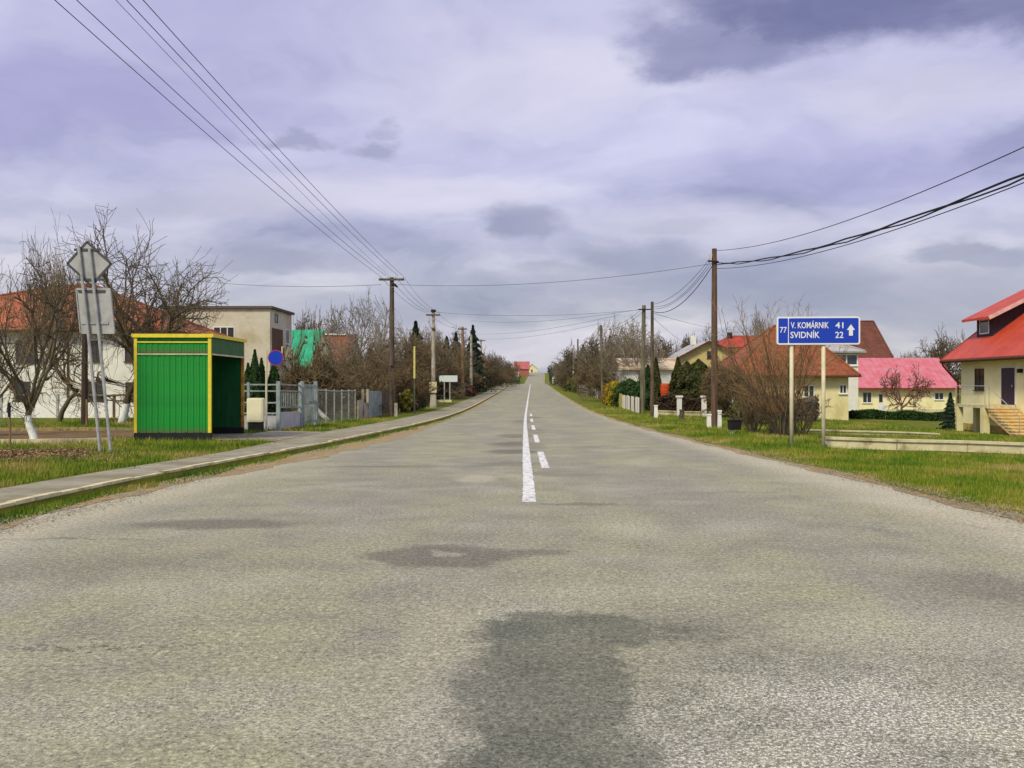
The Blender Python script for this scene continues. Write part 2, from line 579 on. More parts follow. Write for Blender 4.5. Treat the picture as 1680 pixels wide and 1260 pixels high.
KIDS = {}
def copy_thing(src, label, loc, rz=0, scale=1.0, group=None):
    """a copy of a thing, its parts and their parts; meshes shared"""
    r = src.copy(); COL.objects.link(r)
    r.location = loc; r.rotation_euler = (0, 0, rz)
    r.scale = scale if isinstance(scale, tuple) else (scale,) * 3
    r['label'] = label
    if group:
        r['group'] = group
    for ch in src.children:
        c = ch.copy(); COL.objects.link(c); c.parent = r
        for g in ch.children:
            d = g.copy(); COL.objects.link(d); d.parent = c
    return r

# ------------------------------------------------------------------ ground, road, footpath
M_turf = grass_mat()
M_asph = asphalt_mat()
M_foot = pm('footpath_asphalt', lin(150, 145, 126), .9, .25, 3, .6, 60, col2=lin(128, 122, 96), f2=(.42, .66), s2=1.1)
M_kerb = pm('kerb_concrete', lin(206, 198, 156), .9, .28, 6, .5, 50, col2=lin(132, 124, 86), f2=(.52, .7), s2=3)
M_soil = pm('bare_soil', lin(116, 92, 62), .97, .4, 5, 1, 25, col2=lin(88, 82, 44), f2=(.5, .66), s2=1.6)
M_gut = pm('gutter_grit', lin(156, 134, 94), .95, .35, 5, .7, 50, col2=lin(148, 136, 104), f2=(.46, .62), s2=1.2)
M_line = pm('road_paint', (.74, .75, .72), .6, .16, 9, .2, 60, col2=lin(150, 146, 132), f2=(.50, .64), s2=11)

ys = np.concatenate([np.arange(-30, 2, 4), np.arange(2, 40, .5), np.arange(40, 120, 2), np.arange(120, 300, 5), np.arange(300, 620, 20), [700, 850, 990]])

def strip(name, mat, left, right, z, y0, y1, n=2, step=None, dzs=None):
    """sheet between two edge functions, following the road profile"""
    yy = ys[(ys >= y0) & (ys <= y1)] if step is None else np.arange(y0, y1 + step * .5, step)
    if step is None:
        yy = np.unique(np.concatenate([[y0], yy, [y1]]))
    v = []; f = []
    for y in yy:
        a, b = float(left(y)), float(right(y))
        for k in range(n):
            x = a + (b - a) * k / (n - 1)
            v.append((x, float(y), float(prof(y)) + (z if dzs is None else z + dzs(x, y))))
    for i in range(len(yy) - 1):
        for k in range(n - 1):
            q = i * n + k
            f.append((q, q + 1, q + n + 1, q + n))
    me = bpy.data.meshes.new(name)
    me.from_pydata(v, [], f); me.materials.append(mat)
    me.polygons.foreach_set('use_smooth', [True] * len(f))
    return link(name, me)

# one ground sheet, out to the horizon
def ground_cols(y):
    kl, wr = float(WK(y)), float(WR(y))
    e = .001
    L = [-900, -500, -250, -120, -70, -50, -40, -32, -26, -21, -17, -14, -12, -10.5, -9.5, -8.8, -8.2, -7.7, -kl - 1.3, -kl - .4]
    Rr = [wr + d for d in (.35, .8, 1.4, 2.1, 3, 4, 5.2, 6.6, 8.5, 11, 14, 18, 23, 30, 40, 60, 100, 220, 480, 880)]
    return L + [-kl - e, -kl + e, 0, wr - e, wr + e] + Rr
gv = []; gf = []
for y in ys:
    cs = ground_cols(y)
    zz = gz(np.array(cs), np.full(len(cs), y))
    gv += [(float(c), float(y), float(q)) for c, q in zip(cs, zz)]
nc = len(cs)
for i in range(len(ys) - 1):
    for k in range(nc - 1):
        q = i * nc + k
        gf.append((q, q + 1, q + nc + 1, q + nc))
gme = bpy.data.meshes.new('ground')
gme.from_pydata(gv, [], gf); gme.materials.append(M_turf)
gme.polygons.foreach_set('use_smooth', [True] * len(gf))
ground = tag(link('ground', gme), 'green and straw coloured grass either side of the road', kind='structure')

road = tag(strip('road', M_asph, lambda y: RO(y) - WL(y), lambda y: RO(y) + WR(y), .0, -30, 620, 9), 'wide worn grey asphalt road running to the crest', kind='structure')
rg = random.Random(5)
gut = tag(strip('gutter', M_gut, lambda y: -WK(y) + .002, lambda y: -WL(y) + .10 * math.sin(y * 1.7) + .06 * math.sin(y * 4.3) + .12 + .55 * float(np.interp(y, [12, 19, 30, 44], [0, 1, 1, 0])), .004, -30, 220, 4),
          'strip of tan grit between kerb and asphalt', kind='structure')
sh = tag(strip('road_shoulder', M_gut, lambda y: WR(y) - .10 - .07 * math.sin(y * 1.3) - .05 * math.sin(y * 3.7), lambda y: WR(y) + .22 + .1 * math.sin(y * .9), .004, -30, 220, 4, dzs=lambda x, y: -.008 * (x > WR(y))),
         'narrow gritty right hand shoulder of the road', kind='structure')
foot = tag(strip('footpath', M_foot, lambda y: -WK(y) - FW(y) - .13, lambda y: -WK(y) - .11, .13, -30, 200, 4), 'grey asphalt footpath behind the left kerb', kind='structure')

# kerb, stone by stone where one can tell them apart
kerb = bpy.data.objects.new('kerb', None); COL.objects.link(kerb)
tag(kerb, 'pale concrete kerb along the left footpath', kind='structure')
kst = random.Random(3)
def kstone(mb, y0, y1, j=0., gap=.012):
    a0, a1 = -float(WK(y0)), -float(WK(y1))
    z0, z1 = float(prof(y0)), float(prof(y1))
    h = .135 + j
    g = gap / 2
    mb.hexa([(a0 - .12, y0 + g, z0 - .15), (a0 + .0, y0 + g, z0 - .15), (a1, y1 - g, z1 - .15), (a1 - .12, y1 - g, z1 - .15),
             (a0 - .12, y0 + g, z0 + h), (a0 - .015, y0 + g, z0 + h), (a1 - .015, y1 - g, z1 + h), (a1 - .12, y1 - g, z1 + h)])
for k in range(-2, 50):
    mb = MB(); kstone(mb, k, k + 1, kst.uniform(-.012, .014))
    mb.build('kerbstone', M_kerb, kerb)
mb = MB()
for k in range(50, 220, 5):
    kstone(mb, k, k + 5)
tag(mb.build('far_kerbstones', M_kerb, kerb), kind='stuff')

# centre markings
rgl = random.Random(31)
def pline(y0, y1, off, wid, name='painted_line', label=None):
    o = strip(name, M_line, lambda y: CX(y) + off - wid / 2 + rgl.uniform(-.010, .012), lambda y: CX(y) + off + wid / 2 + rgl.uniform(-.012, .010), .005, y0, y1, 2, step=.14 if y1 - y0 < 60 else .5)
    o.parent = road
    if label:
        o['label'] = label
pline(11.05, 35.0, 0, .17, label='continuous white centre line'); pline(35.0, 215, 0, .15, 'far_painted_line')
y = 16.4
while y < 62:
    pline(y, y + 5.0, .34, .15, 'painted_dash', 'white dash beside the centre line'); y += 9.4

# beds and edgings on the left plot
def patch(name, mat, label, pts, h=.006, sub=10, jitter=.0, seed=1):
    """sheet over the ground with a given quad outline"""
    a, b, c, d = [Vector((*p, 0)) for p in pts]
    rr = random.Random(seed)
    v = []; f = []
    for i in range(sub + 1):
        for j in range(sub + 1):
            s, t_ = i / sub, j / sub
            p = a.lerp(b, s).lerp(d.lerp(c, s), t_)
            x, y = p.x, p.y
            if i in (0, sub) or j in (0, sub):
                x += rr.uniform(-jitter, jitter); y += rr.uniform(-jitter, jitter)
                z = G(x, y) - (.03 if jitter else -h)
            else:
                z = G(x, y) + h + rr.uniform(0, jitter * .1)
            v.append((x, y, z))
    n = sub + 1
    for i in range(sub):
        for j in range(sub):
            f.append((i * n + j, (i + 1) * n + j, (i + 1) * n + j + 1, i * n + j + 1))
    me = bpy.data.meshes.new(name); me.from_pydata(v, [], f); me.materials.append(mat)
    return tag(link(name, me), label, kind='structure')
patch('garden_bed', M_soil, 'brown dug garden bed behind the white edging', [(-17.5, 22.6), (-10.9, 23.0), (-11.2, 30.5), (-19.5, 30.5)], .02, 14, .12, 4)
patch('leaf_litter', M_soil, 'patch of brown leaf litter near the leaning sign', [(-11.6, 15.8), (-8.9, 16.4), (-8.9, 18.6), (-12.6, 19.8)], .03, 12, .22, 8)
patch('bus_stop_apron', M_foot, 'grey apron in front of the bus shelter', [(-8.7, 24.0), (-6.9, 24.0), (-6.9, 30.0), (-8.7, 30.0)], .035, 4)
def edging(pts, wid, hgt, name, mat, label, cat):
    mb = MB()
    for (x0, y0), (x1, y1) in zip(pts[:-1], pts[1:]):
        n = max(1, int(math.hypot(x1 - x0, y1 - y0) / 1.5))
        for k in range(n):
            a = (x0 + (x1 - x0) * k / n, y0 + (y1 - y0) * k / n); b = (x0 + (x1 - x0) * (k + .99) / n, y0 + (y1 - y0) * (k + .99) / n)
            za, zb = G(*a) + hgt / 2, G(*b) + hgt / 2
            mb.beam((*a, za), (*b, zb), wid, hgt + .1)
    return tag(mb.build(name, mat), label, cat)
M_white = pm('limewash', (.80, .80, .76), .9, .10, 6, .4, 50, col2=(.55, .54, .48), f2=(.58, .75))
M_conc = pm('pale_concrete', lin(205, 196, 158), .92, .18, 4, .5, 40, col2=lin(150, 140, 104), f2=(.54, .72), s2=1.3)
edging([(-19, 21.4), (-14.5, 21.8), (-10.7, 22.7)], .12, .07, 'garden_edging', M_conc, 'thin pale concrete edging across the left garden beside the bus shelter', 'edging')
edging([(-21, 30.6), (-11, 30.9)], .15, .05, 'garden_edging', M_gut, 'low tan edging behind the brown garden bed', 'edging')

# ------------------------------------------------------------------ grass and litter (stuff)
def rsum(x, y):
    return .5 + .25 * np.sin(x * 1.9 + np.sin(y * 1.1) * 2) + .25 * np.sin(y * 1.3 + np.sin(x * .9) * 2.3)

def blades(name, label, x, y, h, wid, mat, tone_shift=0., seed=0, lean=.5, cat=None, extra=0.):
    rr = np.random.default_rng(seed)
    n = len(x)
    z = gz(x, y) - .01
    a = rr.uniform(0, 2 * np.pi, n)
    hh = h * rr.uniform(.45, 1.15, n) * (.65 + .6 * rsum(x * 1.7, y * 1.7))
    la = rr.uniform(0, 2 * np.pi, n); ll = hh * rr.uniform(.05, lean, n)
    ww = wid * rr.uniform(.6, 1.3, n)
    v = np.empty((n, 3, 3), np.float32)
    v[:, 0] = np.stack([x - np.cos(a) * ww, y - np.sin(a) * ww, z], 1)
    v[:, 1] = np.stack([x + np.cos(a) * ww, y + np.sin(a) * ww, z], 1)
    v[:, 2] = np.stack([x + np.cos(la) * ll, y + np.sin(la) * ll, z + hh], 1)
    tone = np.clip(rr.normal(.0, .15, n) + (rsum(x * .8, y * .8) * .55 + rsum(x * 2.3 + 5, y * 2.1) * .45 - .06) + tone_shift + extra, 0, 1)
    return trimesh(name, v, tone, mat, label)

def trimesh(name, v, tone, mat, label=None, parent=None):
    """n separate triangles or quads, each with a tone"""
    n, k = v.shape[:2]
    me = bpy.data.meshes.new(name)
    me.vertices.add(n * k); me.vertices.foreach_set('co', v.reshape(-1).astype(np.float32))
    me.loops.add(n * k); me.loops.foreach_set('vertex_index', np.arange(n * k, dtype=np.int32))
    me.polygons.add(n)
    me.polygons.foreach_set('loop_start', np.arange(0, n * k, k, dtype=np.int32))
    at_ = me.attributes.new('tone', 'FLOAT', 'POINT')
    at_.data.foreach_set('value', np.repeat(tone, k).astype(np.float32))
    me.materials.append(mat)
    me.update(calc_edges=True)
    return me

M_blade = leafmat('grass_blade', [(0, (.042, .110, .008)), (.28, (.105, .205, .010)), (.5, (.190, .245, .016)), (.72, (.31, .27, .05)), (1, (.44, .34, .15))])
rgn = np.random.default_rng(11)
def field(n, y0, y1, power=1.6):
    """distances, denser near the camera"""
    u = rgn.random(n)
    a, b = y0 ** (1 - power), y1 ** (1 - power)
    return (a + (b - a) * u) ** (1 / (1 - power))
# left lawn
yy = field(150000, 7.5, 45)
xx = -(WK(yy) + FW(yy) + .12) + np.where(rgn.random(len(yy)) < .12, .30 * rgn.random(len(yy)) ** 2, 0) * (rsum(yy * .7, yy * .2) > .4) - rgn.random(len(yy)) ** 1.25 * np.clip(.62 * yy, 3, 14)
keep = (xx > -.66 * yy - 1) & ~((xx < -10.9 - .12 * (yy - 23)) & (yy > 22.7) & (yy < 30.6)) & ~((xx > -10.85) & (xx < -8.0) & (yy > 23.6) & (yy < 28.4)) & ~((xx > -8.7) & (yy > 23.8) & (yy < 30.2))
keep &= ~((xx < -9.0) & (xx > -12.4) & (yy > 15.9) & (yy < 19.2) & (rgn.random(len(yy)) < .7))
xx, yy = xx[keep], yy[keep]
tag(link('lawn_grass', blades('lawn_grass', None, xx, yy, np.where(yy < 22, .13, .16), .0045 + yy * .00028, M_blade, -.02, 1, extra=.35 * np.clip(rsum(xx * .5, yy * .5 + 3) - .6, 0, 1) / .4)), 'uneven spring grass between footpath and left garden', kind='stuff')
# gutter grass at the kerb
yy = field(16000, 5, 60)
xx = -WK(yy) + .02 + rgn.random(len(yy)) ** 1.6 * .42 * (.35 + rsum(yy * .6, yy * .3) * .8)
kp = rgn.random(len(yy)) < np.clip(1.6 - rsum(yy * .45, yy * .9) * 1.4 - np.clip((yy - 14) / 30, 0, .55), .08, 1)
xx, yy = xx[kp], yy[kp]
def gz_road(x, y):
    return prof(y)
_keepgz = gz
me = None
gz = lambda x, y: np.where(x > -WK(y), prof(y) + .005, _keepgz(x, y))
tag(link('gutter_grass', blades('gutter_grass', None, xx, yy, .075, .004 + yy * .0003, M_blade, -.12, 2)), 'tufts of green grass growing along the kerb foot', kind='stuff')
gz = _keepgz
# right verge
yy = field(230000, 7.5, 75)
xx = WR(yy) + .12 + rgn.random(len(yy)) ** 1.15 * np.clip(.5 * yy, 2, 17) + .1 * np.sin(yy * 2.1) + .07 * np.sin(yy * 5.3)
kp = xx < .64 * yy + 1.5
xx, yy = xx[kp], yy[kp]
kp = ~((yy > 23.5) & (yy < 26.3) & (xx > 8.6 + 0))
sp = np.clip((xx - WR(yy)) / .9, .15, 1) * np.where(rsum(xx * .9 + 4, yy * .8) > .80, .35, 1)
kp &= rgn.random(len(yy)) < sp
xx, yy = xx[kp], yy[kp]
tag(link('verge_grass', blades('verge_grass', None, xx, yy, np.where(yy < 25, .12, .16) * np.clip((xx - WR(yy)) / 1.2, .45, 1), .0045 + yy * .00028, M_blade, -.02, 3, extra=.42 * np.exp(-np.clip(xx - WR(yy) - .1, 0, 9) / .45) + .30 * np.clip(rsum(xx * .45 + 2, yy * .38 + 1) - .62, 0, 1) / .38)), 'uneven grass verge along the right side of the road', kind='stuff')
# fallen leaves on the left and gravel at the verge
def litter(name, label, x, y, size, mat, seed):
    rr = np.random.default_rng(seed)
    n = len(x)
    z = gz(x, y) + .03 + rr.uniform(0, .06, n)
    a = rr.uniform(0, 2 * np.pi, n); tl = rr.uniform(-.5, .5, n)
    s = size * rr.uniform(.5, 1.4, n)
    c, si = np.cos(a) * s, np.sin(a) * s
    v = np.empty((n, 4, 3), np.float32)
    v[:, 0] = np.stack([x - c, y - si, z - tl * s], 1); v[:, 1] = np.stack([x + si * .6, y - c * .6, z], 1)
    v[:, 2] = np.stack([x + c, y + si, z + tl * s], 1); v[:, 3] = np.stack([x - si * .6, y + c * .6, z + s * .2], 1)
    return tag(link(name, trimesh(name, v, rr.random(n), mat)), label, kind='stuff')
M_leaf = leafmat('dry_leaf', [(0, (.07, .035, .015)), (.4, (.17, .085, .035)), (.75, (.30, .19, .09)), (1, (.50, .40, .24))])
n = 9000
lx = rgn.normal(-10.5, .95, n); ly = 17.4 + (lx + 10.5) * -.25 + rgn.normal(0, .75, n)
litter('fallen_leaves', 'brown and straw coloured fallen leaves heaped on the left grass', lx, ly, .028, M_leaf, 5)
M_straw = leafmat('dry_straw', [(0, (.12, .075, .03)), (.5, (.30, .22, .10)), (1, (.52, .43, .24))])
sx_ = rgn.normal(-10.3, 1.1, 9000); sy_ = 17.5 + (sx_ + 10.5) * -.25 + rgn.normal(0, .9, 9000)
tag(link('dry_straw', blades('dry_straw', None, sx_, sy_, .11, .009, M_straw, .1, 9, lean=1.6)), 'flattened dry straw round the fallen leaves on the left', kind='stuff')

M_grav = leafmat('loose_grit', [(0, (.10, .085, .06)), (.5, (.22, .19, .14)), (1, (.34, .31, .25))])
gy = field(9000, 5, 45); gx = WR(gy) + rgn.normal(.02, .16, 9000)
_g0 = gz
gz = lambda x, y: prof(y) - .022
litter('gravel', 'loose grit along the right edge of the asphalt', gx, gy, .014, M_grav, 21)
gy = field(6000, 5, 40); gx = -WL(gy) + .25 + rgn.normal(0, .16, 6000)
litter('gravel', 'loose grit along the left gutter', gx, gy, .013, M_grav, 22)
gz = _g0
exec_later = []

# ------------------------------------------------------------------ shared materials
M_wood = pm('weathered_wood', lin(104, 90, 74), .9, .3, 5, .5, 30, col2=lin(70, 62, 52), f2=(.42, .62), s2=2, stretch=(4, 4, .4))
M_wood_tan = pm('tan_wood', lin(148, 116, 82), .9, .3, 5, .5, 30, col2=lin(112, 92, 68), f2=(.42, .62), s2=2, stretch=(4, 4, .4))
M_polec = pm('pole_concrete', lin(172, 166, 150), .9, .2, 5, .4, 40, col2=lin(140, 130, 112))
M_wire = pm('wire', lin(62, 62, 70), .6, .1)
M_cable = pm('black_cable', lin(38, 38, 46), .6, .1)
M_porc = pm('insulator_porcelain', (.62, .60, .56), .3, .1, spec=.5)
M_galv = pm('galvanised_steel', lin(172, 174, 172), .55, .14, 6, 0, col2=lin(146, 148, 146), metallic=.15, spec=.4)
M_glass = pm('window_glass', (.030, .036, .042), .08, .3, 2, spec=.7)
M_wframe = pm('white_window_frame', (.76, .77, .75), .5, .06)
M_brownframe = pm('brown_window_frame', lin(82, 58, 44), .6, .15)
M_yel = pm('yellow_paint', lin(226, 208, 62), .5, .12, 7, .15, 40, col2=lin(196, 160, 52), f2=(.56, .74), s2=2.5)
M_yelold = pm('old_yellow_paint', lin(206, 162, 66), .6, .2, 7, .3, 30, col2=lin(168, 112, 48), f2=(.45, .62), s2=2.5)
M_green = pm('green_paint', (.008, .275, .032), .45, .22, 4, .15, 30, spec=.4, col2=(.03, .21, .05), f2=(.5, .72), s2=1.4, stretch=(3, 3, .5))
M_spost0 = pm('pale_sign_post', lin(208, 200, 168), .7, .14, 4, .2, 40, col2=lin(176, 160, 120), f2=(.55, .72))
def splash(m, z0, z1):
    t = NT(m.node_tree); b = m.node_tree.nodes['Principled BSDF']
    src = b.inputs['Base Color'].links[0].from_socket
    o = t.n('ShaderNodeTexCoord').outputs['Object']; z = t.sep(o)[2]
    e = t.math('ADD', z, t.math('MULTIPLY', t.math('SUBTRACT', t.noise(o, 5, 5, .7), .5), .5))
    t.put(b.inputs['Base Color'], t.mix(t.mapr(e, z0, z1, .65, 0), src, lin(96, 92, 66)))
splash(M_green, .0, .22); splash(M_spost0, -.1, .5)
M_greenshade = pm('shaded_green_paint', (.010, .105, .028), .6, .25, 4, .15, 30, stretch=(3, 3, .5))  # shelter green darkened for the inner walls, interior shade put into the colour
M_black = pm('black_base_paint', lin(34, 34, 36), .8, .3, 5, .3, 30)

def B(mb, name, mat, root, parent=None, smooth_=False, label=None, fix=True):
    """build with world coordinates, stored relative to the thing's own base"""
    l = root.location
    mb.v = [(p[0] - l[0], p[1] - l[1], p[2] - l[2]) for p in mb.v]
    me = mb.mesh(name, mat, smooth_)
    if fix:
        fixn(me)
    return link(name, me, parent or root, label=label)

def wire(name, label, a, b, sag, r=.008, mat=None, n=14, group=None, dn=3):
    a = Vector(a); b = Vector(b)
    mb = MB()
    pts = []
    for i in range(n + 1):
        t = i / n
        p = a.lerp(b, t); p.z -= 4 * sag * t * (1 - t)
        pts.append(p - a)
    mb.tube(pts, r, dn, cap=False)
    o = mb.build(name, mat or M_wire, loc=a)
    return tag(o, label, 'wire', group)

# ------------------------------------------------------------------ utility poles
def pole(label, x, y, ztop, r=.13, mat=None, arms=(), stub=None, cap=False, cat='utility pole', name='utility_pole', group=None, foot=None, lean=0.):
    z0 = G(x, y)
    root = thing(name, label, cat, (x, y, z0), group=group)
    h = ztop - z0
    mb = MB()
    mb.tube([(0, 0, -.3), (lean * .3, 0, h * .35), (lean * .7, 0, h * .7), (lean, 0, h)], [r * 1.12, r * 1.05, r * .92, r * .78], 10)
    mb.build('shaft', mat or M_wood, root, smooth_=False)
    for (az, w) in arms:
        m = MB(); m.beam((lean - w / 2, -.14, az - z0), (lean + w / 2, -.14, az - z0), .10, .12)
        arm = m.build('crossarm', M_wood, root)
        k = 4
        for i in range(k):
            u = lean - w / 2 + .06 + (w - .12) * i / (k - 1)
            m = MB(); m.tube([(u, -.14, az - z0 + .05), (u, -.14, az - z0 + .12), (u, -.14, az - z0 + .15), (u, -.14, az - z0 + .21)], [.02, .02, .055, .035], 8)
            m.build('insulator', M_porc, arm)
        m = MB()
        for s in (-1, 1):
            m.beam((lean + s * w * .33, -.13, az - z0 - .05), (lean, -.13, az - z0 - .5), .03, .012)
        m.build('arm_brace', M_galv, root)
    if foot:
        fh, fw, fm = foot
        m = MB(); m.hexa([(-fw, -fw - .06, -.2), (fw, -fw - .06, -.2), (fw, fw, -.2), (-fw, fw, -.2), (-fw * .75, -fw * .75 - .06, fh), (fw * .75, -fw * .75 - .06, fh), (fw * .75, fw, fh), (-fw * .75, fw, fh)])
        m.build('concrete_foot', fm, root)
    if stub:
        sx, sw, sh = stub
        m = MB(); m.box(sx - sw / 2, sx + sw / 2, -sw / 2 - .05, sw / 2 - .05, -.2, sh)
        m.build('concrete_stub', M_polec, root)
        for zz in (sh * .4, sh * .8):
            m = MB(); m.tube([(r * 1.35 * math.cos(a_), r * 1.35 * math.sin(a_), zz) for a_ in np.linspace(0, 2 * math.pi, 13)], .012, 4, cap=False)
            m.build('wire_binding', M_wire, root)
    return root

M_bark0 = pm('dark_green_post', lin(92, 98, 84), .8, .2)
PA = (ac(643, 50), 50.0); PB = (ac(711, 69), 69.0)
pA = pole('tall wooden pole with one crossarm, first on the left roadside', PA[0], PA[1], up(455, 50), .15, M_wood, arms=[(up(459, 50), 1.42)], stub=(.24, .17, .75))
m = MB(); m.tube([(.0, -.15, 0), (.18, -.26, -.06), (.36, -.3, -.2)], [.05, .08, .05], 6); o = m.build('cable_clamp', M_black, pA, loc=(0, 0, up(466, 50) - pA.location.z))
m = MB(); m.tube([(0, -.2, up(580, 50) - pA.location.z), (.0, -.2, up(600, 50) - pA.location.z)], [.10, .10], 6); m.build('junction_box', M_wood, pA)
pB = pole('grey pole with short crossarm on a thick pale foot behind the white sign', PB[0], PB[1], up(510, 69), .15, M_polec, arms=[(up(517, 69), 1.1)], foot=(1.0, .26, M_polec))
m = MB(); m.box(-.28, .28, -.3, -.2, 1.15, 2.0); m.build('pale_box', M_conc, pB, loc=(0, 0, 0))
m = MB(); m.tube([(0, -.14, up(540, 69) - pB.location.z)] + [(0.02, -.14, up(540, 69) - pB.location.z + .05)], [.22, .22], 6); m.build('bracket', M_black, pB)
m = MB(); m.tube([(0, 0, up(512, 69) - pB.location.z), (0, 0, up(508, 69) - pB.location.z)], [.2, .2], 8); m.build('pole_cap', M_black, pB)
pC = pole('tan pole rising out of the hedge just right of the white sign', ac(759, 97), 97, up(536, 97), .17, M_wood_tan, arms=[(up(540, 97), 1.0)])
pD = pole('pale pole standing in front of the dark spruce', ac(773, 111), 111, up(549, 111), .17, M_polec)
pE = pole('slim grey pole with a crossarm right of the spruce', ac(789, 134), 134, up(557, 134), .17, M_polec, arms=[(up(559, 134), 1.4)])
pF = pole('short pale yellow pole, farthest of the left row', ac(795, 147), 147, up(588, 147), .15, M_yelold)
pY = pole('slim post with a pale yellow upper half in front of the brown bushes', ac(680, 56), 56, up(622, 56), .05, M_bark0, cat='post', name='yellow_post')
m = MB(); m.tube([(0, 0, up(621, 56) - pY.location.z), (0, 0, up(568, 56) - pY.location.z)], [.065, .06], 8); m.build('yellow_sleeve', pm('pale_yellow', lin(214, 204, 118), .6, .15), pY)
M_greypole = pm('grey_green_wood', lin(122, 114, 92), .9, .3, 5, .5, 30, col2=lin(88, 86, 68), f2=(.42, .62), s2=2, stretch=(4, 4, .4))
PG = (ac(1172, 41.5), 41.5); PT1 = (ac(1054, 62), 62.0); PT2 = (ac(1070, 55), 55.0)
pG = pole('tall brown wooden pole between two white stubs on the right verge', PG[0], PG[1], up(408, 41.5), .145, pm('brown_wood', lin(112, 84, 68), .9, .3, 5, .5, 30, col2=lin(80, 68, 58), f2=(.42, .62), s2=2, stretch=(4, 4, .4)))
m = MB(); m.beam((-.34, -.17, up(429, 41.5) - pG.location.z), (.16, -.17, up(430, 41.5) - pG.location.z), .07, .07); m.build('short_crossarm', M_black, pG)
for px in (-.3, -.18):
    m = MB(); m.tube([(px, -.17, up(427, 41.5) - pG.location.z), (px, -.17, up(418, 41.5) - pG.location.z)], [.025, .05], 6); m.build('insulator', M_porc, pG)
pT1 = pole('thick grey pole, left one of the two poles standing close together', PT1[0], PT1[1], up(501, 62), .165, M_greypole, lean=.10)
m = MB(); m.beam((-.3, -.2, up(508, 62) - pT1.location.z), (.75, -.2, up(508, 62) - pT1.location.z), .08, .08); m.build('crossarm', M_black, pT1)
pT2 = pole('slim wooden pole, right one of the two poles standing close together', PT2[0], PT2[1], up(495, 55), .115, M_wood)
pH = pole('bare wooden pole beside the forsythia on the right', ac(989, 86), 86, up(533, 86), .14, M_greypole, lean=-.2)
pI = pole('distant wooden pole in front of the right hand tree row, the taller of a pair', ac(948, 128), 128, up(556, 128), .13, M_wood)
pJ = pole('distant pale pole in front of the right hand tree row, the shorter of a pair', ac(941, 141), 141, up(566, 141), .16, M_polec)
pK = pole('short distant pale pole on the right near the crest', ac(931, 160), 160, up(588, 160), .14, M_polec)

# white stubs beside the right pole, marker post, dark stump
def stub(label, x, y, w_, h, mat, name='concrete_stub', cat='post', lean=0, top=None):
    z = G(x, y)
    root = thing(name, label, cat, (x, y, z))
    m = MB(); m.hexa([(-w_ / 2, -w_ / 2, -.2), (w_ / 2, -w_ / 2, -.2), (w_ / 2, w_ / 2, -.2), (-w_ / 2, w_ / 2, -.2),
                      (-w_ * .42 + lean, -w_ * .42, h), (w_ * .42 + lean, -w_ * .42, h), (w_ * .42 + lean, w_ * .42, h), (-w_ * .42 + lean, w_ * .42, h)])
    m.build('post_body', mat, root)
    if top:
        m = MB(); m.box(-w_ * .52 + lean, w_ * .52 + lean, -w_ * .52, w_ * .52, h + .002, h + .07); m.build('post_cap', top, root)
    return root
stub('white painted concrete stub left of the tall brown pole', ac(1163, 40.5), 40.5, .20, .55, M_white, top=M_white)
stub('white painted concrete stub right of the tall brown pole', ac(1180.5, 39.5), 39.5, .17, .75, M_white, top=M_white)
stub('white marker post in the grass below the slim pole', ac(1076, 53), 53, .22, .75, M_white, 'marker_post', top=M_white)
stub('dark weathered stump in front of the white gate pillar', ac(1118, 50.5), 50.5, .27, .55, M_wood, 'wooden_stump', 'stump', .03, top=M_wood)

# black bucket-like mailbox in the verge grass
bx, by, bz = at(1205, 712)
root = thing('black_box', 'small black box on a short pale leg in the verge grass', 'box', (bx, by, bz), .2)
m = MB(); m.hexa([(-.2, -.14, .16), (.2, -.14, .16), (.2, .14, .16), (-.2, .14, .16), (-.22, -.16, .5), (.22, -.16, .5), (.22, .16, .5), (-.22, .16, .5)]); m.build('box_body', M_black, root)
m = MB(); m.box(-.24, .24, -.18, .18, .503, .54); m.build('lid', M_black, root)
m = MB(); m.box(-.14, -.04, -.06, .06, -.1, .158); m.build('leg', M_white, root)

# ------------------------------------------------------------------ wires
az = up(459, 50) + .2
grpL = 'wires along the left poles'
xsA = [PA[0] - .65, PA[0] - .30, PA[0] + .05, PA[0] + .38, PA[0] + .65]
tops = [(90, 15.0), (126, 15.0), (190, 15.0), (208, 15.0), (235, 15.0)]
wl = ['outermost left of the wires rising from the crossarm pole to the upper left', 'second from left of the wires rising from the crossarm pole to the upper left',
      'middle faint wire rising from the crossarm pole to the upper left', 'second from right of the wires rising from the crossarm pole to the upper left',
      'rightmost of the wires rising from the crossarm pole to the upper left']
for i, (px, Y) in enumerate(tops):
    A = Vector((xsA[i], 49.86, az - (.0 if i != 2 else .15)))
    z15 = up(0, 15.0)
    P = Vector((ac(px, 15.0), 15.0, z15))
    # straight on past the camera to the next pole, with a gentle sag
    E = P + (P - A) * (25.0 / 35.0)
    # sag so that the wire passes through P
    t = (A - P).length / (A - E).length
    s = .55
    E.z += 4 * s * t * (1 - t) / t
    wire('overhead_wire', wl[i], A, E, s, .0095 if i != 2 else .006, n=24, group=grpL)
nm = ['upper', 'second', 'third', 'lowest']
for i in range(4):
    a = (PA[0] - .65 + i * .43, 50.14, az - .0); b = (PB[0] - .5 + i * .33, 68.9, up(517, 69) + .2)
    wire('overhead_wire', '%s wire of the span between the two crossarm poles on the left' % ['leftmost', 'second from left', 'second from right', 'rightmost'][i], a, b, .35, .010, group=grpL)
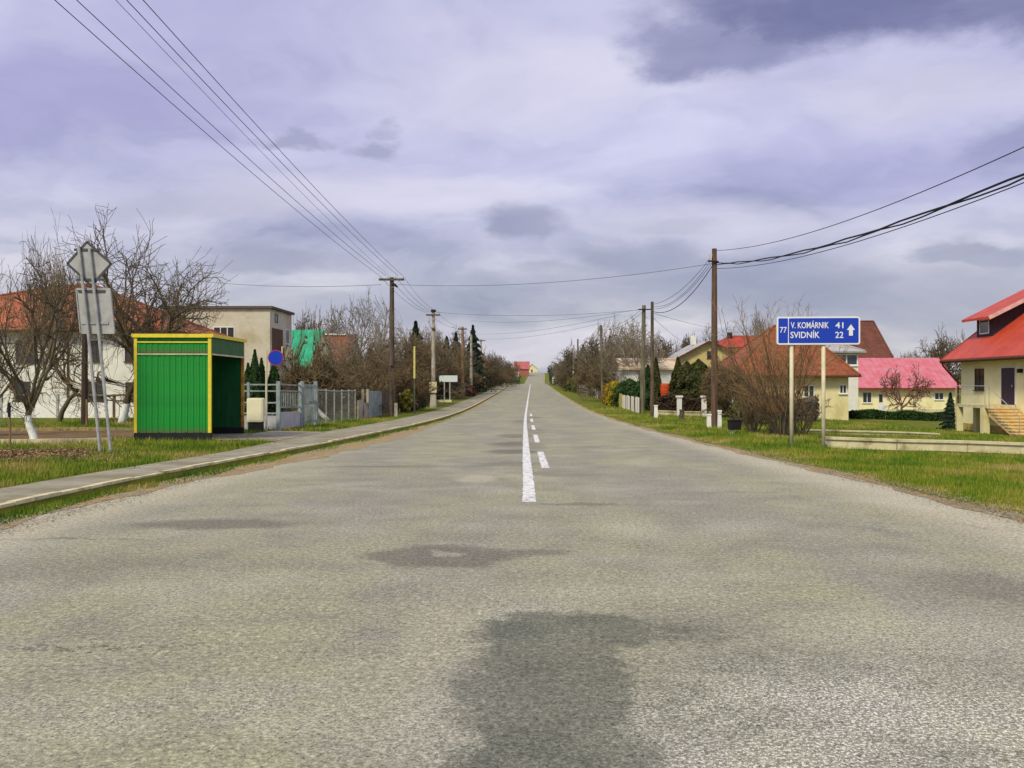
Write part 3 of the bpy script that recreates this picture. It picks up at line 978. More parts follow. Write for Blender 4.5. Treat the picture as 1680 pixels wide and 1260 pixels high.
for (p, q, zp, zq, lbl) in ((PB, (pC.location.x, 97), up(517, 69) + .1, up(540, 97) + .1, 'from the grey footed pole to the tan pole'), ((pC.location.x, 97), (pE.location.x, 134), up(540, 97) + .1, up(559, 134) + .1, 'from the tan pole to the slim grey pole')):
    for s in (-.4, .4):
        wire('overhead_wire', 'faint %s wire running %s' % ('left' if s < 0 else 'right', lbl), (p[0] + s, p[1], zp), (q[0] + s, q[1], zq), .3, .010, group=grpL)
gtop = up(410, 41.5)
wire('overhead_wire', 'wire crossing the road from the left crossarm pole to the brown pole', (PA[0] + .35, 50, up(467, 50)), (PG[0], 41.5, up(432, 41.5)), .42, .012, M_cable)
wire('overhead_wire', 'wire running left from the crossarm pole towards the beige house', (PA[0] - .6, 50, up(467, 50)), (ac(338, 66.5), 66.5, up(462, 66.5)), .22, .013, M_cable)
wire('overhead_wire', 'wire crossing the road from the grey footed pole to the twin poles', (PB[0], 69, up(512, 69)), (PT1[0], 62, up(508, 62)), .35, .012, M_cable)
for k, (y0_, y1_, tg) in enumerate(((524, 516, 'upper'), (546, 524, 'middle'), (554, 538, 'lowest'))):
    wire('overhead_wire', '%s thin wire crossing far down the road from the left tree row' % tg, (ac(772 + 8 * k, 111 + 10 * k), 111 + 10 * k, up(y0_ + 2, 111 + 10 * k)), (ac(1048 - 30 * k, 62 + 10 * k), 62 + 10 * k, up(y1_ - 8, 62 + 10 * k)), .5, .013, M_cable)
def para(name, label, z0, k, ymin, x1, r, mat, dx_=0., wob=0., group=None):
    mb = MB(); pts = []
    A = Vector((PG[0] + .12, 41.5, z0 + k * (41.5 - ymin) ** 2))
    for i in range(41):
        y = 41.5 - i * (47.5 / 40)
        x = PG[0] + .12 + (x1 - PG[0]) * (41.5 - y) / 24.5
        z = z0 + k * (y - ymin) ** 2
        pts.append(Vector((x + dx_ * min(1, i / 8) + wob * math.sin(i * 1.9), y, z + wob * math.cos(i * 1.9))) - A)
    mb.tube(pts, r, 5, cap=False)
    return tag(mb.build(name, mat, loc=A), label, 'cable', group)
para('overhead_wire', 'single wire, topmost of those rising from the brown pole to the right edge', 6.06, .0030, 18, 9.52, .012, M_cable)
gc = 'bundled cables rising to the right edge'
para('overhead_cable', 'thick upper cable of the twisted bundle rising right from the brown pole', 5.52, .0029, 18, 9.50, .026, M_cable, 0, .02, gc)
para('overhead_cable', 'second cable wound round the thick one, rising right from the brown pole', 5.47, .0029, 18, 9.54, .020, M_cable, 0, -.03, gc)
para('overhead_cable', 'thin lower cable hanging just below the twisted bundle', 5.38, .0027, 18, 9.50, .012, M_cable, .05, .0, gc)
for k, (za, zb, sg, r_) in enumerate(((424, 499, .45, .012), (428, 503, .62, .012), (433, 507, .55, .012), (437, 511, .75, .022))):
    wire('overhead_cable', '%s cable sagging between the brown pole and the twin poles' % ['topmost', 'second', 'third', 'thickest and lowest'][k], (PG[0] - .2 + .03 * k, 41.5, up(za, 41.5)), (PT2[0] + .05, 55, up(zb, 55)), sg, r_, M_cable, group='cables between right poles')
wire('overhead_wire', 'thin service wire from the twin poles to the red roofed house', (PT2[0], 55, up(513, 55)), (ac(1200, 118), 118, up(541, 118)), .25, .013)
wire('overhead_wire', 'thin stay wire running down from the twin poles towards the grey roof', (PT2[0], 55, up(520, 55)), (ac(1122, 100), 100, up(562, 100)), .1, .012)
for (p, q, zp, zq, l) in ((PT1, (pH.location.x - .2, 86), up(506, 62), up(535, 86), 'from the twin poles to the forsythia pole'), ((pH.location.x - .2, 86), (pI.location.x, 128), up(535, 86), up(558, 128), 'from the forsythia pole to the distant pole')):
    for s in (0, .25):
        wire('overhead_wire', '%s wire running %s' % ('upper' if s == 0 else 'lower', l), (p[0], p[1], zp - s), (q[0], q[1], zq - s), .5, .012)

# ------------------------------------------------------------------ bus shelter
sx0, sx1, sy0, sy1 = -10.68, -8.62, 23.9, 27.0
sz = G(-9.6, 24.5) + .0
bs = thing('bus_shelter', 'bright green bus shelter with yellow frame and black base', 'bus shelter', (sx0, sy0, sz), R(1.8))
W_, D_, H_ = sx1 - sx0, sy1 - sy0, 2.88
m = MB(); m.box(0, W_, -.02, .10, -.25, .22); m.box(0, .1, .1, D_ - .1, -.25, .22); m.box(0, W_, D_ - .1, D_, -.25, .22)
m.build('black_base', M_black, bs)
m = MB(); m.box(.1, W_ + .25, .1, D_ - .1, -.2, .03); m.build('floor_slab', M_foot, bs)
# upright ribbed boards of the near wall, one by one
nb = 24; x0, x1 = .075, W_ - .075; bw = (x1 - x0) / nb
pm_ = MB(); pm_.hexa([(.003, 0, 0), (bw - .003, 0, 0), (bw - .003, .03, 0), (.003, .03, 0), (.003, 0, 2.10), (bw - .003, 0, 2.10), (bw - .003, .03, 2.10), (.003, .03, 2.10)])
pme = pm_.mesh('board', M_green)
rb = random.Random(2)
boards = bpy.data.objects.new('near_wall', MB().box(.07, W_ - .07, .045, .06, .20, H_ - .05).mesh('near_wall', M_green)); COL.objects.link(boards); boards.parent = bs
for i in range(nb):
    o = link('board', pme, boards, (x0 + i * bw, .004 + .012 * (i % 2) + rb.uniform(-.004, .004), .23 + rb.uniform(-.035, .0)))
pm2 = MB().box(.003, bw - .003, 0, .03, 0, .27).mesh('fascia_board', M_green)
for i in range(nb):
    link('fascia_board', pm2, boards, (x0 + i * bw, .004 + .010 * (i % 2) + rb.uniform(-.004, .004), 2.385))
# back, far wall, ceiling
back = bpy.data.objects.new('back_wall', MB().box(.05, .065, .1, D_ - .06, .2, H_ - .1).mesh('back_wall', M_greenshade)); COL.objects.link(back); back.parent = bs
nb2 = 30; bw2 = (D_ - .2) / nb2
pm3 = MB().box(0, .03, .003, bw2 - .003, .2, H_ - .12).mesh('board', M_greenshade)
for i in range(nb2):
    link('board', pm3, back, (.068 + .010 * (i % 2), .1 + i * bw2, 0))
m = MB(); m.box(.05, W_ - .06, D_ - .06, D_ - .03, .2, H_ - .1); m.build('far_wall', M_greenshade, bs)
m = MB(); m.box(.02, W_ + .02, -.01, D_ + .02, H_ - .055, H_ - .015); m.build('roof', pm('roof_felt', lin(90, 86, 80), .9), bs)
# yellow frame
pw = .08
for (x, y, mt) in ((0, -.02, M_yel), (W_ - pw, -.02, M_yel), (0, D_ - pw, M_yel), (W_ - pw - .0, D_ - pw, M_yelold)):
    m = MB(); m.box(x, x + pw, y, y + pw, .222, H_ - .06); m.build('corner_post', mt, bs)
m = MB(); m.box(-.03, W_ + .03, -.05, -.022, H_ - .08, H_ + .02); m.build('top_rail', M_yel, bs)
m = MB(); m.box(W_ + .031, W_ + .07, -.05, D_ + .05, H_ - .07, H_ + .025); m.build('top_rail', M_yel, bs)
m = MB(); m.box(-.06, -.022, -.05, D_ + .05, H_ - .06, H_ + .02); m.build('top_rail', M_yel, bs)
for z in (2.335, 2.66):
    m = MB(); m.box(.063, W_ - .063, -.022, .0, z, z + .035); m.build('cover_strip', M_conc if z < 2.5 else M_yel, bs)
M_fasciashade = pm('shaded_fascia_green', (.03, .12, .03), .6, .25, 4)  # fascia side away from the sun: its shade is painted into this green
m = MB(); m.box(W_ - .030, W_ + .0, .045, D_ - .065, 2.375, H_ - .06); fas = m.build('road_fascia', M_fasciashade, bs)
m = MB(); m.box(W_ + .003, W_ + .022, .045, D_ - .05, 2.33, 2.372); m.build('cover_strip', M_conc, bs)
m = MB(); m.box(.12, .50, .25, D_ - .25, .44, .48); bench = m.build('bench_seat', M_wood, bs)
for y in (.5, D_ / 2, D_ - .55):
    m = MB(); m.box(.16, .44, y, y + .06, .031, .438); m.build('bench_leg', M_black, bench)

# ------------------------------------------------------------------ leaning sign pair seen from behind
lx_, ly_, lz_ = -8.86, 18.3, G(-8.86, 18.3)
ls = thing('leaning_road_sign', 'leaning diamond and square road signs seen from behind on two posts', 'road sign', (lx_, ly_, lz_))
lean = -.100
def lt(u, d, v):
    return (u + lean * v, d, v)
for i, u in enumerate((-.02, .20)):
    m = MB(); m.tube([lt(u, 0, -.3), lt(u, 0, 1.4), lt(u - .0, 0, 2.8), lt(u - .02, 0, 4.30 - .06 * i)], .032, 8); m.build('post', M_galv, ls)
m = MB(); c = (.12, 3.93); q = .455
m.prism([(c[0], c[1] - q), (c[0] + q, c[1]), (c[0], c[1] + q), (c[0] - q, c[1])], .050, .072, lt); dp = m.build('diamond_plate', M_galv, ls); fixn(dp.data)
m = MB()
for (a, b) in ((0, 1), (1, 2), (2, 3), (3, 0)):
    P = [(c[0], c[1] - q), (c[0] + q, c[1]), (c[0], c[1] + q), (c[0] - q, c[1])]
    m.beam(lt(P[a][0], .055, P[a][1]), lt(P[b][0], .055, P[b][1]), .020, .05)
m.build('edge_flange', pm('dark_flange', lin(74, 74, 74), .6), dp)
m = MB(); x0, x1, z0, z1 = -.20, .50, 2.50, 3.40
m.prism([(x0, z0), (x1, z0), (x1, z1), (x0, z1)], .050, .072, lt); rp = m.build('square_plate', M_galv, ls); fixn(rp.data)
m = MB()
for (a, b) in (((x0, z0), (x1, z0)), ((x1, z0), (x1, z1)), ((x1, z1), (x0, z1)), ((x0, z1), (x0, z0))):
    m.beam(lt(a[0], .055, a[1]), lt(b[0], .055, b[1]), .018, .05)
m.build('edge_flange', M_galv, rp)
for z in (2.7, 3.36, 3.6, 4.22):
    m = MB(); m.beam(lt(-.16, .040, z), lt(.40, .040, z), .016, .05); m.build('clamp_bar', pm('dark_flange', lin(74, 74, 74)) if z in (3.36, 3.6, 4.22) else M_galv, ls)

# ------------------------------------------------------------------ blue direction sign
def text_mesh(txt, size, name, mat, bold=.0):
    cu = bpy.data.curves.new(name, 'FONT'); cu.body = txt; cu.size = size; cu.extrude = .003; cu.offset = bold; cu.resolution_u = 3
    o = bpy.data.objects.new(name, cu); COL.objects.link(o)
    dg = bpy.context.evaluated_depsgraph_get()
    me = bpy.data.meshes.new_from_object(o.evaluated_get(dg))
    bpy.data.objects.remove(o); bpy.data.curves.remove(cu)
    me.materials.clear(); me.materials.append(mat); me.name = name
    xs = [v.co.x for v in me.vertices]; zs = [v.co.y for v in me.vertices]
    return me, min(xs), max(xs), min(zs), max(zs)
dsy = 25.0
dsx = (ac(1300, dsy) + ac(1353, dsy)) / 2
ds = thing('direction_sign', 'blue direction sign with white lettering on two pale posts', 'road sign', (dsx, dsy, G(dsx, dsy)), R(-4))
dz0 = ds.location.z
M_blue = pm('sign_blue', (.006, .045, .46), .4, .06, 2, spec=.45)
M_swhite = pm('sign_white', (.78, .80, .82), .45, .04, spec=.4)
M_spost = pm('pale_sign_post', lin(208, 200, 168), .7, .14, 4, .2, 40, col2=lin(176, 160, 120), f2=(.55, .72))
for px, s_ in ((1300, 0), (1351.5, 1)):
    u = ac(px, dsy) - dsx
    m = MB(); m.tube([(u, .07, -.35 - .2 * s_), (u, .07, up(567, dsy) - dz0 + .35)], .055, 10); m.build('post', M_spost, ds, smooth_=True)
u0, u1 = ac(1275, dsy) - dsx, ac(1409, dsy) - dsx
v0, v1 = up(565.5, dsy) - dz0, up(519.5, dsy) - dz0
def rr_outline(u0, u1, v0, v1, r, n=5):
    pts = []
    for cx, cz, a0 in ((u1 - r, v0 + r, -90), (u1 - r, v1 - r, 0), (u0 + r, v1 - r, 90), (u0 + r, v0 + r, 180)):
        for i in range(n):
            a = R(a0 + 90 * i / (n - 1)); pts.append((cx + r * math.cos(a), cz + r * math.sin(a)))
    return pts
idt = lambda u, d, v: (u, d, v)
m = MB(); m.prism(rr_outline(u0, u1, v0, v1, .07), -.02, .012, idt); o = m.build('border_panel', M_swhite, ds); fixn(o.data)
m = MB(); m.prism(rr_outline(u0 - .01, u1 + .01, v0 - .01, v1 + .01, .07), .014, .03, idt); o = m.build('back_frame', M_galv, ds); fixn(o.data)
um = u0 + .325
bf = .045
for (a, b, nm_) in ((u0 + bf, um - .012, 'number_field'), (um + .012, u1 - bf, 'place_field')):
    m = MB(); m.prism(rr_outline(a, b, v0 + bf, v1 - bf, .03), -.0245, -.0205, idt); o = m.build(nm_, M_blue, ds); fixn(o.data)
def letters(txt, ua, ub, va, vb, name='lettering', bold=.0):
    me, x0, x1, z0, z1 = text_mesh(txt, 1.0, name, M_swhite, bold)
    sx, sz_ = (ub - ua) / (x1 - x0), (vb - va) / (z1 - z0)
    co = np.array([v.co[:] for v in me.vertices])
    n_ = np.stack([ua + (co[:, 0] - x0) * sx, -.0285 - co[:, 2], va + (co[:, 1] - z0) * sz_], 1)
    me.vertices.foreach_set('co', n_.reshape(-1)); me.update(); fixn(me)
    return link(name, me, ds)
pxu = lambda p: ac(p, dsy) - dsx
pxv = lambda p: up(p, dsy) - dz0
letters('77', pxu(1280), pxu(1291), pxv(546), pxv(536.5), bold=.01)
letters('V. KOMÁRNIK', pxu(1297.5), pxu(1358.5), pxv(538.8), pxv(526.0), bold=.012)
letters('SVIDNÍK', pxu(1297), pxu(1344), pxv(554.8), pxv(541.6), bold=.012)
letters('41', pxu(1369), pxu(1382), pxv(538.8), pxv(529), bold=.012)
letters('22', pxu(1369), pxu(1382), pxv(554.8), pxv(544.5), bold=.012)
a0, a1, b0, b1 = pxu(1387.5), pxu(1400.5), pxv(551), pxv(532.5); am = (a0 + a1) / 2; hw = (a1 - a0) * .24; hb = b0 + (b1 - b0) * .5
m = MB(); m.prism([(am - hw, b0), (am + hw, b0), (am + hw, hb), (a1, hb), (am, b1), (a0, hb), (am - hw, hb)], -.0315, -.0255, idt)
o = m.build('arrow', M_swhite, ds); fixn(o.data)

# ------------------------------------------------------------------ no-parking sign, cabinet
nx, ny = ac(437, 29), 29.0
ns = thing('round_traffic_sign', 'round blue traffic sign with red rim on a pale post', 'road sign', (nx, ny, G(nx, ny)))
nz = ns.location.z
m = MB(); m.tube([(0, 0, -.3), (0, 0, up(574, ny) - nz)], .035, 8); m.build('post', M_spost, ns)
cxz = (ac(453, ny) - nx, up(587, ny) - nz)
def disc(r, d0, d1, n=28):
    m = MB(); m.prism([(cxz[0] + r * math.cos(2 * math.pi * i / n), cxz[1] + r * math.sin(2 * math.pi * i / n)) for i in range(n)], d0, d1, idt); return m
M_red = pm('sign_red', lin(196, 44, 56), .5, .08)
o = disc(.258, -.05, -.035).build('rim', M_red, ns); fixn(o.data)
o = disc(.236, -.054, -.0505).build('blue_face', M_blue, ns); fixn(o.data)
m = MB(); m.beam((0, -.02, cxz[1]), (cxz[0] + .1, -.02, cxz[1]), .03, .05); m.build('bracket', M_galv, ns)
qx, qy = ac(419.5, 29.4), 29.4
cb = thing('utility_cabinet', 'cream utility cabinet on a dark plinth beside the bus shelter', 'cabinet', (qx, qy, G(qx, qy)))
qz = cb.location.z
M_cream = pm('cream_plastic', lin(232, 228, 196), .6, .08, 3)
m = MB(); m.prism(rr_outline(-.26, .26, up(692, qy) - qz, up(653, qy) - qz, .05), -.12, .16, idt); o = m.build('cabinet_body', M_cream, cb); fixn(o.data)
m = MB(); m.prism(rr_outline(-.22, .22, up(690, qy) - qz, up(655, qy) - qz, .04), -.135, -.1205, idt); o = m.build('door', M_cream, cb); fixn(o.data)
m = MB(); m.box(-.23, .23, -.08, .14, -.15, up(692, qy) - qz - .002); m.build('plinth', M_black, cb)

# ------------------------------------------------------------------ fences and gates on the left
M_bluegrey = pm('blue_grey_metal', lin(150, 162, 160), .6, .2, 5, .1, 30, col2=lin(116, 130, 128), metallic=.1)
M_panel = pm('light_grey_panel', lin(176, 178, 182), .7, .12, 3)
M_mesh = pm('wire_mesh', lin(110, 112, 106), .7)
FX = -8.6
def fl(y):          # fence line along the footpath
    return float(np.interp(y, [28, 30, 35, 40, 48, 56, 70, 90, 150], [-8.65, -8.6, -8.5, -8.5, -8.5, -8.6, -8.7, -8.9, -9.0]))
gt = thing('metal_gate', 'blue grey metal gate with a plain light panel at its foot', 'gate', (fl(30.3), 30.3, G(fl(30.3), 30.3)))
g0, g1 = 30.3, 33.0
zb = lambda y: G(fl(y), y)
def bar_between(name, ya, yb, za, zb_, w_, h_, mat, root, dx_=0., parent=None):
    m = MB(); m.beam((fl(ya) + dx_, ya, zb(ya) + za), (fl(yb) + dx_, yb, zb(yb) + zb_), w_, h_)
    return B(m, name, mat, root, parent)
for ya in (g0, g1):
    m = MB(); m.box(fl(ya) - .06, fl(ya) + .06, ya - .06, ya + .06, zb(ya) - .2, zb(ya) + 1.72); B(m, 'gate_post', M_bluegrey, gt)
for zz in (1.62, 1.40, .82):
    bar_between('rail', g0 + .07, g1 - .07, zz, zz, .04, .05, M_bluegrey, gt)
nbar = 12
for i in range(nbar):
    yy_ = g0 + .2 + (g1 - g0 - .4) * i / (nbar - 1)
    m = MB(); m.box(fl(yy_) - .01, fl(yy_) + .01, yy_ - .01, yy_ + .01, zb(yy_) + .85, zb(yy_) + 1.375); B(m, 'bar', M_bluegrey, gt)
m = MB(); m.hexa([(fl(g0) - .02, g0 + .1, zb(g0) + .1), (fl(g0) + .02, g0 + .1, zb(g0) + .1), (fl(g1) + .02, g1 - .1, zb(g1) + .1), (fl(g1) - .02, g1 - .1, zb(g1) + .1),
                  (fl(g0) - .02, g0 + .1, zb(g0) + .66), (fl(g0) + .02, g0 + .1, zb(g0) + .66), (fl(g1) + .02, g1 - .1, zb(g1) + .66), (fl(g1) - .02, g1 - .1, zb(g1) + .66)])
B(m, 'foot_panel', M_panel, gt)
# wicket gate of upright slats
wg = thing('wicket_gate', 'narrow blue grey wicket gate of upright slats', 'gate', (fl(33.6), 33.6, zb(33.6)))
for ya in (33.25, 35.2):
    m = MB(); m.box(fl(ya) - .07, fl(ya) + .07, ya - .07, ya + .07, zb(ya) - .2, zb(ya) + 1.78); B(m, 'gate_post', M_bluegrey, wg)
for zz in (1.6, 1.0, .25):
    bar_between('rail', 33.33, 35.12, zz, zz, .03, .05, M_bluegrey, wg, .0)
for i in range(9):
    yy_ = 33.45 + 1.55 * i / 8
    m = MB(); m.box(fl(yy_) + .018, fl(yy_) + .03, yy_ - .06, yy_ + .06, zb(yy_) + .15, zb(yy_) + 1.66); B(m, 'slat', M_bluegrey, wg)
# cross rails facing the road, from the shelter to the gate
cf = thing('rail_fence', 'grey double rail fence behind the cream cabinet', 'fence', (-9.7, 30.3, G(-9.7, 30.3)))
for x in (-10.75, -9.62):
    m = MB(); m.box(x - .04, x + .04, 30.26, 30.34, G(x, 30.3) - .2, G(x, 30.3) + 1.66); B(m, 'fence_post', M_bluegrey, cf)
for zz in (1.60, 1.38, .98, .62):
    m = MB(); m.beam((-10.8, 30.3, G(-10.8, 30.3) + zz), (fl(30.3) - .07, 30.3, G(FX, 30.3) + zz), .03, .05); B(m, 'rail', M_bluegrey, cf)
m = MB(); m.box(-10.7, fl(30.3) - .08, 30.34, 30.36, G(-10, 30.3) + .05, G(-10, 30.3) + .55); B(m, 'foot_panel', M_panel, cf)
# chain link with posts
def chain_fence(label, y0, y1, n, h, mat_post, loc_label=None):
    f = thing('wire_fence', label, 'fence', (fl(y0), y0, zb(y0)))
    for i in range(n + 1):
        ya = y0 + (y1 - y0) * i / n
        m = MB(); m.tube([(fl(ya), ya, zb(ya) - .2), (fl(ya), ya, zb(ya) + h + .05)], .032, 8); B(m, 'fence_post', mat_post, f)
    m = MB(); m.tube([(fl(ya), ya, zb(ya) + h - .03) for ya in np.linspace(y0, y1, n + 1)], .025, 6); B(m, 'top_rail', mat_post, f)
    m = MB(); st = .16
    L = y1 - y0
    k = -h
    while k < L:
        for s in (1, -1):
            a = (k, 0) if s > 0 else (k, h - .05); b = (k + h, h - .05) if s > 0 else (k + h, 0)
            ta, tb = max(0, -k) / h, min(1, (L - k) / h)
            if tb > ta:
                pa = [a[j] + (b[j] - a[j]) * ta for j in (0, 1)]; pb = [a[j] + (b[j] - a[j]) * tb for j in (0, 1)]
                ya, yb = y0 + pa[0], y0 + pb[0]
                m.beam((fl(ya), ya, zb(ya) + pa[1] + .05), (fl(yb), yb, zb(yb) + pb[1] + .05), .006, .006)
        k += st
    tag(B(m, 'wire_netting', M_mesh, f, fix=False), kind='stuff')
    return f
chain_fence('wire netting fence with grey posts right of the wicket gate', 35.5, 43.2, 5, 1.45, M_galv)
# concrete panels and board fence
pf = thing('panel_fence', 'pale concrete panel in the fence just left of the crossarm pole', 'fence', (fl(44.6), 44.6, zb(44.6)))
for i in range(2):
    a, b = 43.9 + i * 1.35, 43.9 + (i + 1) * 1.35 - .12
    m = MB(); m.box(fl(a) - .03, fl(a) + .03, a, b, zb(a) - .05, zb(a) + .95 - .15 * i); B(m, 'panel', M_polec, pf)
    m = MB(); m.box(fl(b) - .06, fl(b) + .06, b + .001, b + .119, zb(b) - .2, zb(b) + 1.5); B(m, 'fence_post', M_polec, pf)
bf_ = thing('board_fence', 'blue grey board fence behind the crossarm pole', 'fence', (fl(50), 50, zb(50)))
rr = random.Random(7)
for i in range(44):
    a = 46.8 + i * .17
    m = MB(); m.box(fl(a) - .012, fl(a) + .012, a, a + .15, zb(a) + .04, zb(a) + 1.42 + rr.uniform(-.04, .04)); B(m, 'board', M_bluegrey if i < 26 else M_wood, bf_)
for z in (.35, 1.15):
    m = MB(); m.beam((fl(46.8) - .04, 46.8, zb(46.8) + z), (fl(54.2) - .04, 54.2, zb(54.2) + z), .05, .07); B(m, 'fence_rail', M_wood, bf_)
df = thing('picket_fence', 'dark picket fence between the grey footed pole and the yellow post', 'fence', (fl(60), 60, zb(60)))
for i in range(70):
    a = 54.6 + i * .30
    m = MB(); m.box(fl(a) - .012, fl(a) + .012, a, a + .17, zb(a) + .04, zb(a) + 1.2 + rr.uniform(-.05, .05)); B(m, 'picket', M_white if i in (14, 15, 19, 20, 21) else M_wood, df)
for z in (.3, 1.0):
    m = MB(); m.beam((fl(54.6) - .04, 54.6, zb(54.6) + z), (fl(75.6) - .04, 75.6, zb(75.6) + z), .05, .07); B(m, 'fence_rail', M_wood, df)
# town sign, blank from this side
tx, ty = ac(735.5, 84), 84.0
ts = thing('white_sign', 'blank white panel sign on two posts on the left verge', 'road sign', (tx, ty, G(tx, ty)))
tz = ts.location.z
for px in (729, 738):
    m = MB(); m.tube([(ac(px, ty) - tx, .05, -.3), (ac(px, ty) - tx, .05, up(626, ty) - tz)], .06, 8); m.build('post', M_galv, ts)
m = MB(); m.prism(rr_outline(ac(720.5, ty) - tx, ac(750.5, ty) - tx, up(626.5, ty) - tz, up(616, ty) - tz, .05), -.04, .0, idt); o = m.build('sign_panel', pm('grey_white_panel', lin(206, 216, 214), .6, .06), ts); fixn(o.data)
m = MB(); m.box(ac(722, ty) - tx - .5, ac(741, ty) - tx, -.2, .3, -.2, .22); m.build('concrete_base', M_conc, ts)

# white panel fence and stakes on the left garden
wf = thing('white_panel_fence', 'low whitewashed panel fence in front of the red roofed white house', 'fence', (-28, 47, G(-28, 47)))
for i in range(16):
    a, b = -37 + i * 1.5, -37 + (i + 1) * 1.5 - .12
    m = MB(); m.box(a, b, 46.97, 47.03, G(a, 47) - .1, G(a, 47) + .80); B(m, 'panel', M_white, wf)
    m = MB(); m.box(b + .002, b + .118, 46.93, 47.07, G(b, 47) - .2, G(b, 47) + 1.25); B(m, 'fence_post', M_galv if i % 3 else M_wood, wf)
m = MB(); m.beam((-37, 47, G(-37, 47) + 1.22), (-13.1, 47, G(-13.1, 47) + 1.22), .03, .03); B(m, 'top_wire_rail', M_galv, wf)
sx_, sy_, sz2 = at(16, 736)
st = thing('garden_stake', 'thin wooden stake with a dark top at the far left', 'stake', (sx_, sy_, sz2))
m = MB(); m.tube([(0, 0, -.2), (.01, 0, .55), (-.015, 0, 1.02)], [.022, .022, .024], 6); m.build('stick', M_wood_tan, st)
m = MB(); m.tube([(-.012, 0, .72), (-.015, 0, 1.06)], [.034, .034], 8); m.build('dark_sleeve', M_black, st)
dpx, dpy, dpz = at(138, 699)
dpo = thing('dark_post', 'dark brown wooden post behind the leaning sign', 'post', (dpx, dpy, dpz))
m = MB(); m.tube([(0, 0, -.3), (.02, 0, 1.6), (.03, 0, 3.75)], [.125, .12, .105], 10); m.build('shaft', pm('dark_wood', lin(66, 54, 44), .9, .3, 5, .5, 30, stretch=(4, 4, .4)), dpo)
m = MB(); m.tube([(.14, -.06, -.2), (.13, -.06, 1.05)], [.05, .045], 8); m.build('pale_prop', M_wood_tan, dpo)

# ------------------------------------------------------------------ houses
M_wwhite = pm('white_render', (.74, .74, .66), .92, .08, 2, .3, 40, col2=(.62, .61, .52), f2=(.52, .75), s2=.6)
M_wbeige = pm('beige_render', lin(200, 194, 174), .92, .10, 2, .3, 40, col2=lin(180, 168, 138), f2=(.48, .7), s2=.5)
M_wcream = pm('cream_render', lin(226, 216, 166), .92, .08, 2, .3, 40, col2=lin(206, 192, 138), f2=(.5, .72), s2=.6)
M_wpale = pm('pale_yellow_render', lin(240, 232, 182), .92, .06, 2, .3, 40, col2=lin(226, 212, 156), f2=(.52, .75), s2=.6)
M_wyel = pm('yellow_render', lin(196, 178, 122), .92, .10, 2, .3, 40, col2=lin(178, 162, 118), s2=.6)
M_plinth = pm('stone_plinth', lin(190, 168, 96), .92, .3, 3, .8, 12, col2=lin(148, 126, 66), s2=2)
M_tile = tilemat('orange_tiles', lin(182, 104, 68), lin(140, 80, 54), var=.4)
M_tileY = tilemat('rust_tiles', lin(154, 88, 54), lin(128, 70, 42), var=.35)
M_tilered = tilemat('red_sheet_roof', lin(198, 78, 52), lin(182, 66, 44), axis='Y', rough=.5, row=None, colw=.45, var=.12)
M_tilered2 = tilemat('red_tiles', lin(184, 70, 54), lin(160, 58, 46), var=.25)
M_pink = tilemat('pink_red_sheet_roof', lin(204, 120, 130), lin(202, 94, 98), axis='X', rough=.34, row=None, colw=.6, spec=.9, var=.12)
M_teal = tilemat('teal_sheet_roof', lin(48, 168, 122), lin(36, 146, 104), axis='X', rough=.5, row=None, colw=.5, var=.2)
M_greyroof = tilemat('grey_sheet_roof', lin(184, 184, 180), lin(160, 158, 152), axis='Y', rough=.6, row=.9, colw=.8, var=.15)
M_brownroof = tilemat('brown_tiles', lin(118, 70, 54), lin(98, 58, 46), axis='X', var=.35)
M_soffit = pm('dark_soffit', lin(88, 58, 44), .85, .2)
M_verge = pm('verge_board', lin(122, 60, 44), .7, .2)

def gable(root, x0, x1, y0, y1, z0, ze, zr, axis, oh, ohg, Mw, Mr, th=.16, Mverge=None, plinth=None, ph=.6):
    """walls with gables and two roof slopes; ridge along axis"""
    m = MB()
    zw = ze
    if axis == 'X':
        ym = (y0 + y1) / 2
        out = [(y0, z0), (y1, z0), (y1, zw), (ym, zr - th - .06), (y0, zw)]
        m.prism(out, x0, x1, lambda u, d, v: (d, u, v))
    else:
        xm = (x0 + x1) / 2
        out = [(x0, z0), (x1, z0), (x1, zw), (xm, zr - th - .06), (x0, zw)]
        m.prism(out, y0, y1, lambda u, d, v: (u, d, v))
    wall = B(m, 'wall', Mw, root)
    if plinth:
        m = MB(); m.box(x0 - .04, x1 + .04, y0 - .04, y1 + .04, z0 - .3, z0 + ph); B(m, 'plinth', plinth, root)
    if axis == 'X':
        half = (y1 - y0) / 2; c = (y0 + y1) / 2; a0, a1 = x0 - ohg, x1 + ohg
        P = lambda s, q, a: (a, c + s * (half + oh) * q, 0)
    else:
        half = (x1 - x0) / 2; c = (x0 + x1) / 2; a0, a1 = y0 - ohg, y1 + ohg
        P = lambda s, q, a: (c + s * (half + oh) * q, a, 0)
    sl = (zr - ze) / half
    zo = zr - sl * (half + oh)
    slopes = []
    for s in (-1, 1):
        m = MB()
        def pt(q, a, dz_):
            p = P(s, q, a); return (p[0], p[1], zr + (zo - zr) * q + dz_)
        m.hexa([pt(0, a0, -th), pt(1, a0, -th), pt(1, a1, -th), pt(0, a1, -th), pt(0, a0, 0), pt(1, a0, 0), pt(1, a1, 0), pt(0, a1, 0)])
        slopes.append(B(m, 'roof_slope', Mr, root))
        if Mverge:
            m = MB()
            for a in (a0 - .012, a1 + .012):
                m.beam(pt(.01, a, -th / 2 - .02), pt(1.0, a, -th / 2 - .02), .03, th + .06)
            m.beam(pt(1.005, a0, -th * .6), pt(1.005, a1, -th * .6), .04, th + .02)
            B(m, 'verge_board', Mverge, root, slopes[-1])
    return wall, slopes

